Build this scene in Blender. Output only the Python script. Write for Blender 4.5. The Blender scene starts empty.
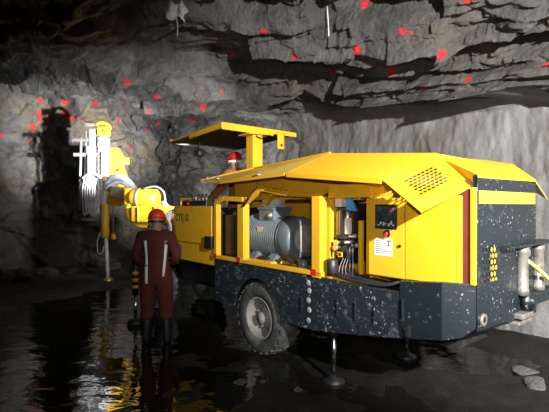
import bpy, bmesh, math, random
import numpy as np
from mathutils import Vector, Matrix
from mathutils.bvhtree import BVHTree

random.seed(7)
S = bpy.context.scene
COL = S.collection
PI = math.pi
EYE = 1.72
ANG = math.radians(50)
CA, SA = math.cos(ANG), math.sin(ANG)


def uv(u, v, z):
    """tunnel coordinates (u along the drift towards the face, v across) to world"""
    return Vector((-CA * u + SA * v, SA * u + CA * v, z))


# ------------------------------------------------------------------ materials
def nt(name):
    m = bpy.data.materials.new(name)
    m.use_nodes = True
    t = m.node_tree
    return m, t, t.nodes['Principled BSDF'], t.nodes, t.links


def noise(n, l, scale, detail=5, rough=.6, coord='Object', stretch=None):
    tc = n.new('ShaderNodeTexCoord')
    src = tc.outputs[coord]
    if stretch:
        mp = n.new('ShaderNodeMapping')
        mp.inputs['Scale'].default_value = stretch
        l.new(src, mp.inputs['Vector'])
        src = mp.outputs['Vector']
    x = n.new('ShaderNodeTexNoise')
    x.inputs['Scale'].default_value = scale
    x.inputs['Detail'].default_value = detail
    x.inputs['Roughness'].default_value = rough
    l.new(src, x.inputs['Vector'])
    return x.outputs['Fac']


def ramp(n, l, fac, stops):
    r = n.new('ShaderNodeValToRGB')
    e = r.color_ramp.elements
    while len(e) < len(stops):
        e.new(.5)
    for i, (p, c) in enumerate(stops):
        e[i].position = p
        e[i].color = (*c, 1) if len(c) == 3 else c
    l.new(fac, r.inputs['Fac'])
    return r.outputs['Color']


def mix(n, l, fac, a, b):
    x = n.new('ShaderNodeMix')
    x.data_type = 'RGBA'
    for sock, val in ((x.inputs[0], fac), (x.inputs[6], a), (x.inputs[7], b)):
        if isinstance(val, (int, float)):
            sock.default_value = val
        elif isinstance(val, tuple):
            sock.default_value = (*val, 1)
        else:
            l.new(val, sock)
    return x.outputs[2]


def bump(n, l, p, h, strength, dist):
    b = n.new('ShaderNodeBump')
    b.inputs['Strength'].default_value = strength
    b.inputs['Distance'].default_value = dist
    l.new(h, b.inputs['Height'])
    l.new(b.outputs['Normal'], p.inputs['Normal'])


def simple(name, col, rough=.5, metal=0, dirt=None, amount=.5, scale=9, spec=.5, bmp=0, bscale=40):
    """plain paint, metal or cloth with soft dirt of its own"""
    m, t, p, n, l = nt(name)
    p.inputs['Roughness'].default_value = rough
    p.inputs['Metallic'].default_value = metal
    p.inputs['Specular IOR Level'].default_value = spec
    if dirt:
        f = noise(n, l, scale)
        fr = ramp(n, l, f, [(.45, (0, 0, 0)), (.75, (amount,) * 3)])
        l.new(mix(n, l, fr, col, dirt), p.inputs['Base Color'])
    else:
        f = noise(n, l, scale)
        fr = ramp(n, l, f, [(.3, tuple(c * .85 for c in col)), (.7, tuple(min(1, c * 1.12) for c in col))])
        l.new(fr, p.inputs['Base Color'])
    if bmp:
        bump(n, l, p, noise(n, l, bscale), bmp, .02)
    return m


def splatter(name, col, speck, rough=.45, lo=.60, big=.62):
    """dark paint splashed with pale grout"""
    m, t, p, n, l = nt(name)
    p.inputs['Roughness'].default_value = rough
    f1 = noise(n, l, 34, 3, .55)
    f2 = noise(n, l, 5, 3, .6)
    a = ramp(n, l, f1, [(lo, (0, 0, 0)), (lo + .05, (1, 1, 1))])
    b = ramp(n, l, f2, [(.42, (0, 0, 0)), (.62, (1, 1, 1))])
    mm = n.new('ShaderNodeMath'); mm.operation = 'MULTIPLY'
    l.new(a, mm.inputs[0]); l.new(b, mm.inputs[1])
    f3 = noise(n, l, 7, 6, .75)
    c = ramp(n, l, f3, [(big - .1, (0, 0, 0)), (big + .12, (.35, .35, .35))])
    ad = n.new('ShaderNodeMath'); ad.operation = 'ADD'; ad.use_clamp = True
    l.new(mm.outputs[0], ad.inputs[0]); l.new(c, ad.inputs[1])
    l.new(mix(n, l, ad.outputs[0], col, speck), p.inputs['Base Color'])
    return m


MAT = {}
MAT['yellow'] = simple('yellow_paint', (.76, .41, .014), .42, dirt=(.52, .30, .045), amount=.55, scale=6)
MAT['yellow_clean'] = simple('yellow_paint_clean', (.72, .395, .014), .40, dirt=(.66, .40, .05), amount=.5, scale=5)
MAT['yellow_dusty'] = simple('yellow_paint_dusty', (.76, .48, .05), .5, dirt=(.46, .37, .18), amount=.8, scale=4)
MAT['navy'] = splatter('navy_paint_splashed', (.015, .022, .028), (.36, .39, .40), .4, .612, .665)
MAT['navy_rear'] = splatter('navy_paint_scraped', (.008, .0135, .0175), (.36, .39, .40), .42, .63, .70)
MAT['black'] = simple('black_metal', (.012, .012, .013), .45, dirt=(.06, .055, .05), amount=.4)
MAT['hydraulic'] = splatter('black_hydraulic_parts', (.010, .011, .012), (.25, .26, .27), .35, .64, .75)
MAT['motor'] = simple('motor_grey', (.10, .13, .148), .4, dirt=(.22, .22, .2), amount=.5, scale=7)
MAT['motor_end'] = simple('motor_end_dust', (.28, .28, .26), .6, dirt=(.16, .16, .15), amount=.8)
MAT['rubber'] = simple('tyre_rubber', (.045, .046, .046), .75, dirt=(.20, .20, .19), amount=.75, scale=5, bmp=.3)
MAT['rim'] = simple('dusty_rim', (.26, .25, .23), .6, dirt=(.10, .10, .09), amount=.7, scale=12)
MAT['chrome'] = simple('chrome', (.75, .76, .78), .18, 1)
MAT['steel'] = simple('bright_steel', (.62, .62, .62), .38, .75, dirt=(.4, .38, .34), amount=.6)
MAT['tank'] = simple('tank_metal', (.20, .19, .17), .22, .85)
MAT['silver'] = simple('pale_grout_steel', (.36, .33, .28), .34, .6, dirt=(.12, .11, .10), amount=.9, scale=14)
MAT['grout'] = simple('dried_grout', (.30, .31, .31), .8, dirt=(.10, .11, .12), amount=1, scale=30)
MAT['rod_steel'] = simple('rod_steel', (.82, .83, .86), .3, .1)
MAT['hose'] = simple('black_hose', (.02, .02, .021), .4)
MAT['white_hose'] = simple('white_hose', (.72, .72, .74), .4)
MAT['grey_hose'] = simple('grey_hose', (.15, .155, .17), .4)
MAT['yellow_hose'] = simple('yellow_hose', (.80, .62, .16), .45)
MAT['red'] = simple('red_paint', (.55, .02, .025), .4)
MAT['darkred'] = simple('oxide_red', (.13, .018, .012), .6)
MAT['white'] = simple('white_label', (.62, .62, .60), .6)
MAT['print'] = simple('label_print', (.12, .13, .15), .6)
MAT['blue'] = simple('blue_label', (.05, .30, .75), .5)
MAT['brass'] = simple('brass', (.75, .55, .15), .3, .6)
MAT['screen'] = simple('dark_screen', (.025, .035, .042), .25, dirt=(.14, .16, .17), amount=.7, scale=12)
MAT['stripe'] = simple('reflective_stripe', (.78, .47, .03), .3, dirt=(.74, .46, .06), amount=.4)
MAT['helmet'] = simple('red_helmet', (.80, .055, .025), .32)
MAT['helmet_dark'] = simple('crimson_helmet', (.50, .012, .020), .3)
MAT['coverall'] = simple('rust_coverall', (.105, .016, .007), .85, dirt=(.028, .008, .006), amount=.8, scale=4, bmp=.4, bscale=14)
MAT['coverall_brown'] = simple('brown_coverall', (.34, .12, .035), .85, dirt=(.2, .07, .025), amount=.7, scale=5, bmp=.4, bscale=14)
MAT['reflect'] = simple('silver_tape', (.95, .95, .95), .45)
MAT['skin'] = simple('skin', (.42, .25, .17), .6)
MAT['boot'] = simple('boot_rubber', (.012, .012, .013), .5)
MAT['glove'] = simple('dusty_work_glove', (.30, .21, .15), .8)
MAT['rag'] = simple('pale_plastic', (.40, .40, .39), .5)
MAT['lens'] = simple('lamp_glass', (.6, .6, .58), .1)
MAT['dark_sheet'] = simple('matt_black', (.012, .012, .012), .8, spec=.2)
MAT['shade_in'] = simple('shaded_interior', (.02, .017, .013), .7)


def rock_material(name, light=1.0, tan=.5):
    m, t, p, n, l = nt(name)
    g = light
    f = noise(n, l, 1.3, 9, .68)
    base = ramp(n, l, f, [(.30, (.050 * g, .050 * g, .050 * g)), (.48, (.125 * g, .122 * g, .115 * g)),
                          (.62, (.185 * g, .180 * g, .170 * g)), (.78, (.33 * g, .325 * g, .32 * g))])
    f2 = noise(n, l, .55, 6, .7)
    tm = ramp(n, l, f2, [(.50 - .08 * (tan > .8), (0, 0, 0)), (.66, (tan,) * 3)])
    c = mix(n, l, tm, base, (.23 * g, .175 * g, .095 * g))
    sc = n.new('ShaderNodeAttribute')          # the scraped, pale lower wall
    sc.attribute_name = 'scraped'
    ss_ = n.new('ShaderNodeSeparateColor')
    l.new(sc.outputs['Color'], ss_.inputs[0])
    f5 = noise(n, l, 1.1, 8, .62)
    pale = ramp(n, l, f5, [(.30, (.105, .096, .084)), (.5, (.165, .16, .152)), (.7, (.21, .207, .20))])
    c = mix(n, l, ss_.outputs[0], c, pale)
    at = n.new('ShaderNodeAttribute')
    at.attribute_name = 'paint'
    sep = n.new('ShaderNodeSeparateColor')
    l.new(at.outputs['Color'], sep.inputs[0])
    f4 = noise(n, l, 22, 3, .6)
    ad = n.new('ShaderNodeMath'); ad.operation = 'MULTIPLY_ADD'
    l.new(f4, ad.inputs[0]); ad.inputs[1].default_value = .9; ad.inputs[2].default_value = -.45
    ad2 = n.new('ShaderNodeMath'); ad2.operation = 'ADD'
    l.new(sep.outputs[0], ad2.inputs[0]); l.new(ad.outputs[0], ad2.inputs[1])
    pm = ramp(n, l, ad2.outputs[0], [(.42, (0, 0, 0)), (.52, (1, 1, 1))])
    l.new(mix(n, l, pm, c, (.62, .028, .036)), p.inputs['Base Color'])
    p.inputs['Roughness'].default_value = .55
    p.inputs['Specular IOR Level'].default_value = .45
    fb = noise(n, l, 7, 10, .7)
    bump(n, l, p, fb, .9, .15)
    ms_ = n.new('ShaderNodeMapRange'); ms_.inputs[3].default_value = .9; ms_.inputs[4].default_value = .30
    l.new(ss_.outputs[0], ms_.inputs[0])
    bn = [q for q in n if q.type == 'BUMP'][0]
    l.new(ms_.outputs[0], bn.inputs['Strength'])
    return m


MAT['rock'] = rock_material('rock_layered', .66, .28)
MAT['rock_face'] = rock_material('rock_blasted_face', .95, .9)
MAT['pale_stone'] = rock_material('rock_pale', 1.1, .3)
MAT['boulder'] = rock_material('rock_rubble', .9, .4)


def mud_material():
    m, t, p, n, l = nt('wet_black_mud')
    f = noise(n, l, 1.6, 8, .65)
    c = ramp(n, l, f, [(.35, (.008, .0075, .006)), (.6, (.015, .0138, .011)), (.8, (.028, .025, .020))])
    geo = n.new('ShaderNodeNewGeometry')
    sx = n.new('ShaderNodeSeparateXYZ')
    l.new(geo.outputs['Position'], sx.inputs[0])
    mr = n.new('ShaderNodeMapRange')          # drier gravel where the floor rises to the face
    mr.inputs[1].default_value = .03; mr.inputs[2].default_value = .12
    l.new(sx.outputs['Z'], mr.inputs[0])
    g = noise(n, l, 9, 8, .75)
    gc = ramp(n, l, g, [(.35, (.05, .045, .035)), (.6, (.14, .125, .095)), (.75, (.24, .22, .18))])
    l.new(mix(n, l, mr.outputs[0], c, gc), p.inputs['Base Color'])
    rr = n.new('ShaderNodeMapRange')
    rr.inputs[1].default_value = -.02; rr.inputs[2].default_value = .1
    rr.inputs[3].default_value = .5; rr.inputs[4].default_value = .85
    l.new(sx.outputs['Z'], rr.inputs[0]); l.new(rr.outputs[0], p.inputs['Roughness'])
    p.inputs['Specular IOR Level'].default_value = .3
    bump(n, l, p, noise(n, l, 6, 8, .7), .6, .05)
    return m


def water_material():
    m, t, p, n, l = nt('murky_water')
    p.inputs['Base Color'].default_value = (.0095, .009, .007, 1)
    p.inputs['Roughness'].default_value = .04
    p.inputs['IOR'].default_value = 1.33
    f = noise(n, l, 2.2, 3, .5, stretch=(1, 1.6, 1))
    bump(n, l, p, f, .28, .05)
    return m


MAT['mud'] = mud_material()
MAT['water'] = water_material()


# ------------------------------------------------------------------ mesh helpers
class MB:
    def __init__(s):
        s.v, s.f, s.sm = [], [], []

    def add(s, verts, faces, smooth=False):
        b = len(s.v)
        s.v += [tuple(x) for x in verts]
        s.f += [tuple(i + b for i in f) for f in faces]
        s.sm += [smooth] * len(faces)
        return s

    def box(s, x0, x1, y0, y1, z0, z1):
        x0, x1 = sorted((x0, x1)); y0, y1 = sorted((y0, y1)); z0, z1 = sorted((z0, z1))
        v = [(x, y, z) for z in (z0, z1) for y in (y0, y1) for x in (x0, x1)]
        return s.add(v, [(0, 2, 3, 1), (4, 5, 7, 6), (0, 1, 5, 4), (2, 6, 7, 3), (0, 4, 6, 2), (1, 3, 7, 5)])

    def bar(s, a, b, w, h=None, up=(0, 0, 1)):
        """square bar between two points"""
        h = h or w
        a, b = Vector(a), Vector(b)
        d = (b - a).normalized()
        up = Vector(up)
        if abs(d.dot(up)) > .98:
            up = Vector((1, 0, 0))
        r = d.cross(up).normalized(); q = r.cross(d).normalized()
        v = [p + r * (sx * w / 2) + q * (sy * h / 2) for p in (a, b) for sx, sy in ((-1, -1), (1, -1), (1, 1), (-1, 1))]
        return s.add(v, [(0, 3, 2, 1), (4, 5, 6, 7), (0, 1, 5, 4), (1, 2, 6, 5), (2, 3, 7, 6), (3, 0, 4, 7)])

    def slab(s, pts, t, n=None):
        """plate of thickness t under a polygon"""
        pts = [Vector(p) for p in pts]
        if n is None:
            n = (pts[1] - pts[0]).cross(pts[-1] - pts[0]).normalized()
        n = Vector(n)
        k = len(pts)
        v = pts + [p - n * t for p in pts]
        f = [tuple(range(k)), tuple(range(2 * k - 1, k - 1, -1))]
        f += [(i, i + k, (i + 1) % k + k, (i + 1) % k) for i in range(k)]
        return s.add(v, f)

    def prism(s, poly, axis, a, b):
        """2-D polygon extruded along axis from a to b (poly in the two other axes, in order)"""
        def P(p, t):
            return {'x': (t, p[0], p[1]), 'y': (p[0], t, p[1]), 'z': (p[0], p[1], t)}[axis]
        k = len(poly)
        v = [P(p, a) for p in poly] + [P(p, b) for p in poly]
        f = [tuple(range(k)), tuple(range(2 * k - 1, k - 1, -1))]
        f += [(i, i + k, (i + 1) % k + k, (i + 1) % k) for i in range(k)]
        return s.add(v, f)

    def lathe(s, prof, origin, axis, n=32, cap=True):
        """profile [(radius, distance along axis)]"""
        o = Vector(origin); d = Vector(axis).normalized()
        u = d.cross(Vector((0, 0, 1)))
        if u.length < .01:
            u = Vector((1, 0, 0))
        u.normalize(); w = d.cross(u).normalized()
        v = []
        for r, t in prof:
            for i in range(n):
                a = 2 * PI * i / n
                v.append(o + d * t + (u * math.cos(a) + w * math.sin(a)) * r)
        f = []
        for j in range(len(prof) - 1):
            for i in range(n):
                f.append((j * n + i, j * n + (i + 1) % n, (j + 1) * n + (i + 1) % n, (j + 1) * n + i))
        s.add(v, f, True)
        if cap:
            b = len(s.v) - len(v)
            s.f += [tuple(b + i for i in range(n - 1, -1, -1)), tuple(b + (len(prof) - 1) * n + i for i in range(n))]
            s.sm += [False, False]
        return s

    def cyl(s, a, b, r, n=20):
        a, b = Vector(a), Vector(b)
        return s.lathe([(r, 0), (r, (b - a).length)], a, b - a, n)

    def tube(s, path, r, n=10, sub=4, wob=None):
        """smooth tube through points; wob = (amplitude, pitch) for corrugation"""
        P = [Vector(p) for p in path]
        pts = []
        for i in range(len(P) - 1):
            p0, p1, p2, p3 = P[max(i - 1, 0)], P[i], P[i + 1], P[min(i + 2, len(P) - 1)]
            for k in range(sub):
                t = k / sub
                pts.append(.5 * ((2 * p1) + (p2 - p0) * t + (2 * p0 - 5 * p1 + 4 * p2 - p3) * t * t + (3 * p1 - p0 - 3 * p2 + p3) * t ** 3))
        pts.append(P[-1])
        v = []
        prev = None
        for i, p in enumerate(pts):
            d = (pts[min(i + 1, len(pts) - 1)] - pts[max(i - 1, 0)]).normalized()
            if prev is None:
                u = d.cross(Vector((0, 0, 1)))
                if u.length < .05:
                    u = d.cross(Vector((1, 0, 0)))
            else:
                u = prev - d * prev.dot(d)
            u.normalize(); prev = u
            w = d.cross(u)
            rr = r if not wob else r * (1 + wob * (1 if i % 2 else -1))
            for k in range(n):
                a = 2 * PI * k / n
                v.append(p + (u * math.cos(a) + w * math.sin(a)) * rr)
        f = [(j * n + i, j * n + (i + 1) % n, (j + 1) * n + (i + 1) % n, (j + 1) * n + i)
             for j in range(len(pts) - 1) for i in range(n)]
        f += [tuple(range(n - 1, -1, -1)), tuple((len(pts) - 1) * n + i for i in range(n))]
        return s.add(v, f, True)

    def build(s, name, mat, parent=None, bevel=0, M=None, auto=True):
        me = bpy.data.meshes.new(name)
        vs = s.v if M is None else [tuple(M @ Vector(p)) for p in s.v]
        me.from_pydata(vs, [], s.f)
        me.polygons.foreach_set('use_smooth', s.sm)
        bm = bmesh.new(); bm.from_mesh(me)
        bmesh.ops.recalc_face_normals(bm, faces=bm.faces)
        bm.to_mesh(me); bm.free()
        me.update()
        me.materials.append(MAT[mat] if isinstance(mat, str) else mat)
        o = bpy.data.objects.new(name, me)
        COL.objects.link(o)
        if parent:
            o.parent = parent
        if bevel:
            b = o.modifiers.new('bevel', 'BEVEL')
            b.width = bevel; b.segments = 2; b.limit_method = 'ANGLE'; b.angle_limit = math.radians(50)
        return o


def empty(name, loc, rz=0):
    o = bpy.data.objects.new(name, None)
    o.empty_display_size = .2
    COL.objects.link(o)
    o.location = loc
    o.rotation_euler = (0, 0, rz)
    return o


def tag(o, label=None, cat=None, group=None, kind=None):
    for k, x in (('label', label), ('category', cat), ('group', group), ('kind', kind)):
        if x:
            o[k] = x
    return o


# ------------------------------------------------------------------ noise for the rock
def _h(ix, iy, iz, seed):
    n = (ix.astype(np.int64) * 374761393 + iy.astype(np.int64) * 668265263 + iz.astype(np.int64) * 2147483647 + seed * 974711) & 0xffffffff
    n = ((n ^ (n >> 13)) * 1274126177) & 0xffffffff
    n = (n ^ (n >> 16)) * 2246822519 & 0xffffffff
    return ((n ^ (n >> 15)) & 0xffff) / 65535.0


def vn(x, y, z, seed=0):
    x, y, z = np.broadcast_arrays(x, y, z)
    ix, iy, iz = np.floor(x), np.floor(y), np.floor(z)
    fx, fy, fz = x - ix, y - iy, z - iz
    fx, fy, fz = (t * t * (3 - 2 * t) for t in (fx, fy, fz))
    r = 0
    for a in (0, 1):
        for b in (0, 1):
            for c in (0, 1):
                w = (fx if a else 1 - fx) * (fy if b else 1 - fy) * (fz if c else 1 - fz)
                r = r + w * _h(ix + a, iy + b, iz + c, seed)
    return r * 2 - 1


def fbm(x, y, z, seed=0, octv=4, gain=.5):
    r, a, f = 0, 1, 1
    for i in range(octv):
        r = r + a * vn(x * f, y * f, z * f, seed + i * 17)
        a *= gain; f *= 2.03
    return r


def facets(a, b, seed, jitter=.9):
    """broken planar facets: each cell of a jittered grid is a tilted plane"""
    ia, ib = np.floor(a), np.floor(b)
    best = np.full(a.shape, 1e9); val = np.zeros(a.shape)
    for da in (-1, 0, 1):
        for db in (-1, 0, 1):
            ca, cb = ia + da, ib + db
            z = np.zeros_like(ca)
            pa = ca + .5 + jitter * (_h(ca, cb, z, seed) - .5)
            pb = cb + .5 + jitter * (_h(ca, cb, z, seed + 1) - .5)
            d = (a - pa) ** 2 + (b - pb) ** 2
            h = (_h(ca, cb, z, seed + 2) - .5) + (a - pa) * (_h(ca, cb, z, seed + 3) - .5) * 1.1 + (b - pb) * (_h(ca, cb, z, seed + 4) - .5) * 1.1
            m = d < best
            best = np.where(m, d, best); val = np.where(m, h, val)
    return val


# ------------------------------------------------------------------ the drift: arch swept along u, and the face
VR, VL, WALL_H, RISE = 6.35, -2.2, 3.0, 2.35
VC, VHALF = (VR + VL) / 2, (VR - VL) / 2
FACE_U = 13.4


def arch(s):
    """arc coordinate (0 at foot of the right wall) to (v, z, normal v, normal z)"""
    s = np.asarray(s, float)
    q = (VHALF + RISE) / 2 * PI              # length used for the vault
    th = np.clip((s - WALL_H) / q, 0, 1) * PI
    v = VC + VHALF * np.cos(th)
    z = WALL_H + RISE * np.sin(th)
    low = s < WALL_H
    high = s > WALL_H + q
    z = np.where(low, s, np.where(high, WALL_H - (s - WALL_H - q), z))
    nv = -np.cos(th) * RISE
    nz = -np.sin(th) * VHALF
    ln = np.sqrt(nv ** 2 + nz ** 2)
    return v, z, nv / ln, nz / ln


S_TOTAL = WALL_H * 2 + (VHALF + RISE) / 2 * PI
_rl = random.Random(4)
_bounds = [-3.0]
while _bounds[-1] < 20:
    _bounds.append(_bounds[-1] + _rl.choice((.10, .16, .22, .30, .42, .55)))
_bounds = np.array(_bounds)


def rock_disp(u, s, mask=False):
    lim = 2.92 + .20 * (u - 2.0) + .16 * fbm(u * .9, 0 * u, 0 * u, 51, 3)
    m = np.clip((s - lim) / .45, 0, 1)
    m = np.maximum(m, np.clip((s - 9.5) / 2, 0, 1))
    if mask:
        return (1 - m) * np.clip(1 - (u - 6.0) / 2.5, 0, 1)
    warp = .22 * fbm(u * .35, s * .45, 0 * u, 3, 4)
    q = s - .36 * (u - 6.0) + warp + .05 * vn(u * 1.6, s * 2, 0 * u, 8)
    k = np.clip(np.searchsorted(_bounds, q) - 1, 0, len(_bounds) - 2)
    thick = (_bounds[k + 1] - _bounds[k])
    t = (q - _bounds[k]) / thick

    def layer(k, t):
        th = _bounds[k + 1] - _bounds[k]
        kk = k.astype(float)
        z0 = kk * 0
        cell = u * (.32 + .40 * _h(kk, z0, z0, 5)) + 9 * _h(kk, z0, z0, 6) + .14 * vn(u * 1.3, q * 2.2, 0 * u, 12)
        ci = np.floor(cell)
        fr = cell - ci
        e = np.clip(fr / .07, 0, 1)
        h = _h(kk, ci - 1, z0, 21) * (1 - e) + _h(kk, ci, z0, 21) * e
        ov = _h(kk, ci - 1, z0, 22) * (1 - e) + _h(kk, ci, z0, 22) * e
        tilt = (fr - .5) * (_h(kk, ci, z0, 24) - .5) * .22 * e
        return .42 * (h - .4) + (1 - t) * th * (.25 + .75 * ov) + tilt
    wb_ = np.clip((t * thick - (thick - .10)) / .10, 0, 1)
    crack = -.16 * np.exp(-((1 - t) * thick / .05) ** 2) * (_h(k.astype(float), np.floor(u * .7), 0 * u, 25) > .35)
    ledge = layer(k, t) * (1 - wb_) + layer(np.minimum(k + 1, len(_bounds) - 2), t * 0) * wb_ + crack * (1 - wb_)
    fac = .14 * facets(u * .6 + .2 * q, q * 2.0, 31, 1.0) + .055 * facets(u * 1.7, q * 5.5, 37, 1.0) + .025 * facets(u * 4, q * 12, 39, 1.0)
    rough = .28 * fbm(u * .4, s * .5, 0 * u, 41, 3) + .025 * fbm(u * 3, q * 6, 0 * u, 45, 4, .55)
    q2 = q * 9 + 1.2 * fbm(u * 1.1, q * 1.5, 0 * u, 55, 3)
    k2 = np.floor(q2)

    def flake(k2, f2):
        c2 = np.floor(u * (1.2 + 1.5 * _h(k2, k2 * 0, k2 * 0, 56)) + 7 * _h(k2, k2 * 0, k2 * 0, 57))
        return .11 * (_h(k2, c2, k2 * 0, 59) - .5) + .05 * (1 - f2) * (_h(k2, c2, k2 * 0, 60) > .4)
    f2 = q2 - k2
    w2 = np.clip((f2 - .6) / .4, 0, 1)
    fine = flake(k2, f2) * (1 - w2) + flake(k2 + 1, f2 * 0) * w2
    strata = ledge + fac + rough + fine
    scraped = .05 * fbm(u * 1.4, s * .45, 0 * u, 61, 5, .6) + .12 * fbm(u * .4, s * .3, 0 * u, 63, 2) \
        + .025 * facets(u * 1.5 + .4 * s, s * .8, 67)
    wild = np.clip((u - 6.0) / 2.5, 0, 1)        # towards the face the wall is blasted, not scraped
    scraped = scraped * (1 - wild) + wild * (.42 * facets(u * 1.0 + .7 * s, s * .9 - .4 * u, 71) + .16 * facets(u * 2.4 + s, s * 2.1, 73)
                                             + .25 * fbm(u * .8, s * .8, 0 * u, 75, 5, .55))
    return strata * m + scraped * (1 - m) + .09 * m


def face_disp(v, z):
    return .5 * facets(v * .7 + .3 * z, z * .8, 81) + .22 * facets(v * 1.7, z * 2 + .4 * v, 83) + .10 * facets(v * 4, z * 4.4, 85) \
        + .35 * fbm(v * .5, z * .5, 0 * v, 87, 5, .55) + .55 * np.clip(1.3 - z, 0, 1.3) ** 2


def grid_mesh(name, X, mat):
    """X: array rows x cols x 3"""
    r, c = X.shape[:2]
    me = bpy.data.meshes.new(name)
    idx = np.arange(r * c).reshape(r, c)
    f = np.stack([idx[:-1, :-1], idx[1:, :-1], idx[1:, 1:], idx[:-1, 1:]], -1).reshape(-1, 4)
    me.vertices.add(r * c)
    me.vertices.foreach_set('co', X.reshape(-1).astype(np.float32))
    me.loops.add(len(f) * 4)
    me.loops.foreach_set('vertex_index', f.reshape(-1).astype(np.int32))
    me.polygons.add(len(f))
    me.polygons.foreach_set('loop_start', np.arange(0, len(f) * 4, 4, dtype=np.int32))
    me.update(calc_edges=True)
    me.materials.append(MAT[mat])
    o = bpy.data.objects.new(name, me)
    COL.objects.link(o)
    return o


def to_world(u, v, z):
    return np.stack([-CA * u + SA * v, SA * u + CA * v, z + 0 * u], -1)


def sweep(name, s0, s1, ds, us, mat):
    ss = np.arange(s0, s1 + ds * .5, ds)
    U, SS = np.meshgrid(us, ss, indexing='ij')
    v, z, nv, nz = arch(SS)
    d = rock_disp(U, SS)
    o = grid_mesh(name, to_world(U, v + nv * d, z + nz * d), mat)
    tag(o, kind='structure')
    g = rock_disp(U, SS, True).reshape(-1)
    at = o.data.attributes.new('scraped', 'FLOAT_COLOR', 'POINT')
    at.data.foreach_set('color', np.stack([g, g, g, g * 0 + 1], -1).astype(np.float32).reshape(-1))
    return o


us_fine = np.concatenate([np.arange(-5, 1.2, .12), np.arange(1.2, 6, .022), np.arange(6, FACE_U + .5, .032)])
us_coarse = np.arange(-5, FACE_U + .5, .12)
wall_right = sweep('wall_right', -.5, 3.3, .03, us_fine, 'rock')
ceiling = sweep('ceiling', 3.3, 10.0, .021, us_fine, 'rock')
wall_left = sweep('wall_left', 9.98, S_TOTAL + .4, .1, us_coarse, 'rock')
vv = np.arange(VL - 1.2, VR + 1.2, .04)
zz = np.arange(-.5, 6.4, .04)
V, Z = np.meshgrid(vv, zz, indexing='ij')
wall_far = grid_mesh('wall_far', to_world(FACE_U - face_disp(V, Z), V, Z), 'rock_face')
tag(wall_far, kind='structure')


# floor
def floor_z(x, y):
    u = -CA * x + SA * y
    v = SA * x + CA * y
    z = -.085 + .035 * fbm(x * .9, y * .9, 0 * x, 91, 4) + .018 * fbm(x * 4, y * 4, 0 * x, 95, 3)
    z = z - .03 * np.clip((-1.2 - x) / .8, 0, 1) * np.clip((8.2 - y) / .8, 0, 1)
    z = z + .085 * np.clip((x - 1.2) / .35, 0, 1) * np.clip((4.75 - y) / .4, 0, 1)
    hump = np.exp(-((x + .25) / .95) ** 2 - ((y - 4.35) / .95) ** 2)
    z = z + hump * (.055 + .05 * fbm(x * 2.3, y * 2.3, 0 * x, 99, 3))
    z = z + .16 * np.clip((u - 9.0) / 3.0, 0, 1) + .05 * np.clip((u - 8.6) / .5, 0, 1)
    z = z + .12 * np.clip((v - 5.2) / 1.2, 0, 1)
    z = z + .10 * np.clip((-.3 - v) / 1.2, 0, 1)
    return z


xs = np.arange(-13, 9, .05)
ys = np.arange(-4, 15, .05)
XX, YY = np.meshgrid(xs, ys, indexing='ij')
floor = grid_mesh('floor', np.stack([XX, YY, floor_z(XX, YY)], -1), 'mud')
floor.data.polygons.foreach_set('use_smooth', [True] * len(floor.data.polygons))
tag(floor, kind='structure')
WATER = -.05
water = MB().add([tuple(uv(u, v, WATER)) for u, v in ((-4.5, -.9), (-4.5, 5.5), (10.2, 5.5), (10.2, -.9))], [(0, 1, 2, 3)]).build('puddle', 'water')
tag(water, 'shallow murky black water pooled across the mine floor around the machine', 'puddle', kind='stuff')


def ground(x, y):
    return max(WATER, float(floor_z(np.array([x], float), np.array([y], float))[0]))


# paint marks sprayed on the rock (tunnel coordinates are found once on the rock surface)
def bvh_of(o):
    me = o.data
    return BVHTree.FromPolygons([v.co.copy() for v in me.vertices], [tuple(p.vertices) for p in me.polygons])


PAINT = [(-0.17, 6.9, 4.5, 0.071), (-0.82, 8.5, 4.71, 0.07), (0.33, 6.91, 4.13, 0.057), (1.29, 6.13, 4.6, 0.075), (1.21, 6.31, 4.0, 0.065), (1.0, 7.5, 4.09, 0.061), (-1.12, 9.21, 4.16, 0.047), (-1.67, 10.07, 4.04, 0.082), (-2.31, 12.02, 4.12, 0.086), (1.71, 5.76, 4.06, 0.047), (1.81, 5.71, 4.02, 0.029), (2.13, 5.46, 3.65, 0.061), (1.76, 6.49, 3.74, 0.073), (2.58, 5.7, 3.4, 0.053), (2.18, 6.27, 3.45, 0.051), (3.17, 5.0, 3.36, 0.041), (1.6, 6.54, 3.85, 0.027), (2.3, 5.09, 4.14, 0.047), (2.22, 5.17, 4.16, 0.026), (-3.24, 9.44, 4.44, 0.077), (-2.79, 10.29, 4.28, 0.084), (-5.37, 12.86, 4.8, 0.105), (-5.95, 12.22, 4.68, 0.088), (-6.51, 11.95, 4.66, 0.073), (-6.41, 11.75, 4.26, 0.072), (-6.02, 12.42, 4.41, 0.102), (-6.4, 11.85, 4.14, 0.097), (-6.45, 12.41, 4.2, 0.076), (-5.86, 12.5, 4.28, 0.09), (-6.64, 11.82, 3.89, 0.085), (-4.86, 13.35, 4.39, 0.068), (-3.98, 11.59, 4.5, 0.047), (-3.19, 10.93, 4.11, 0.056), (-3.66, 13.51, 4.33, 0.069), (-6.84, 12.02, 3.54, 0.074), (-7.31, 11.49, 3.62, 0.059), (-4.43, 13.28, 3.51, 0.082), (-5.59, 12.76, 4.24, 0.065), (-5.02, 13.21, 4.15, 0.068), (-4.25, 14.23, 4.24, 0.058)]


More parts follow.
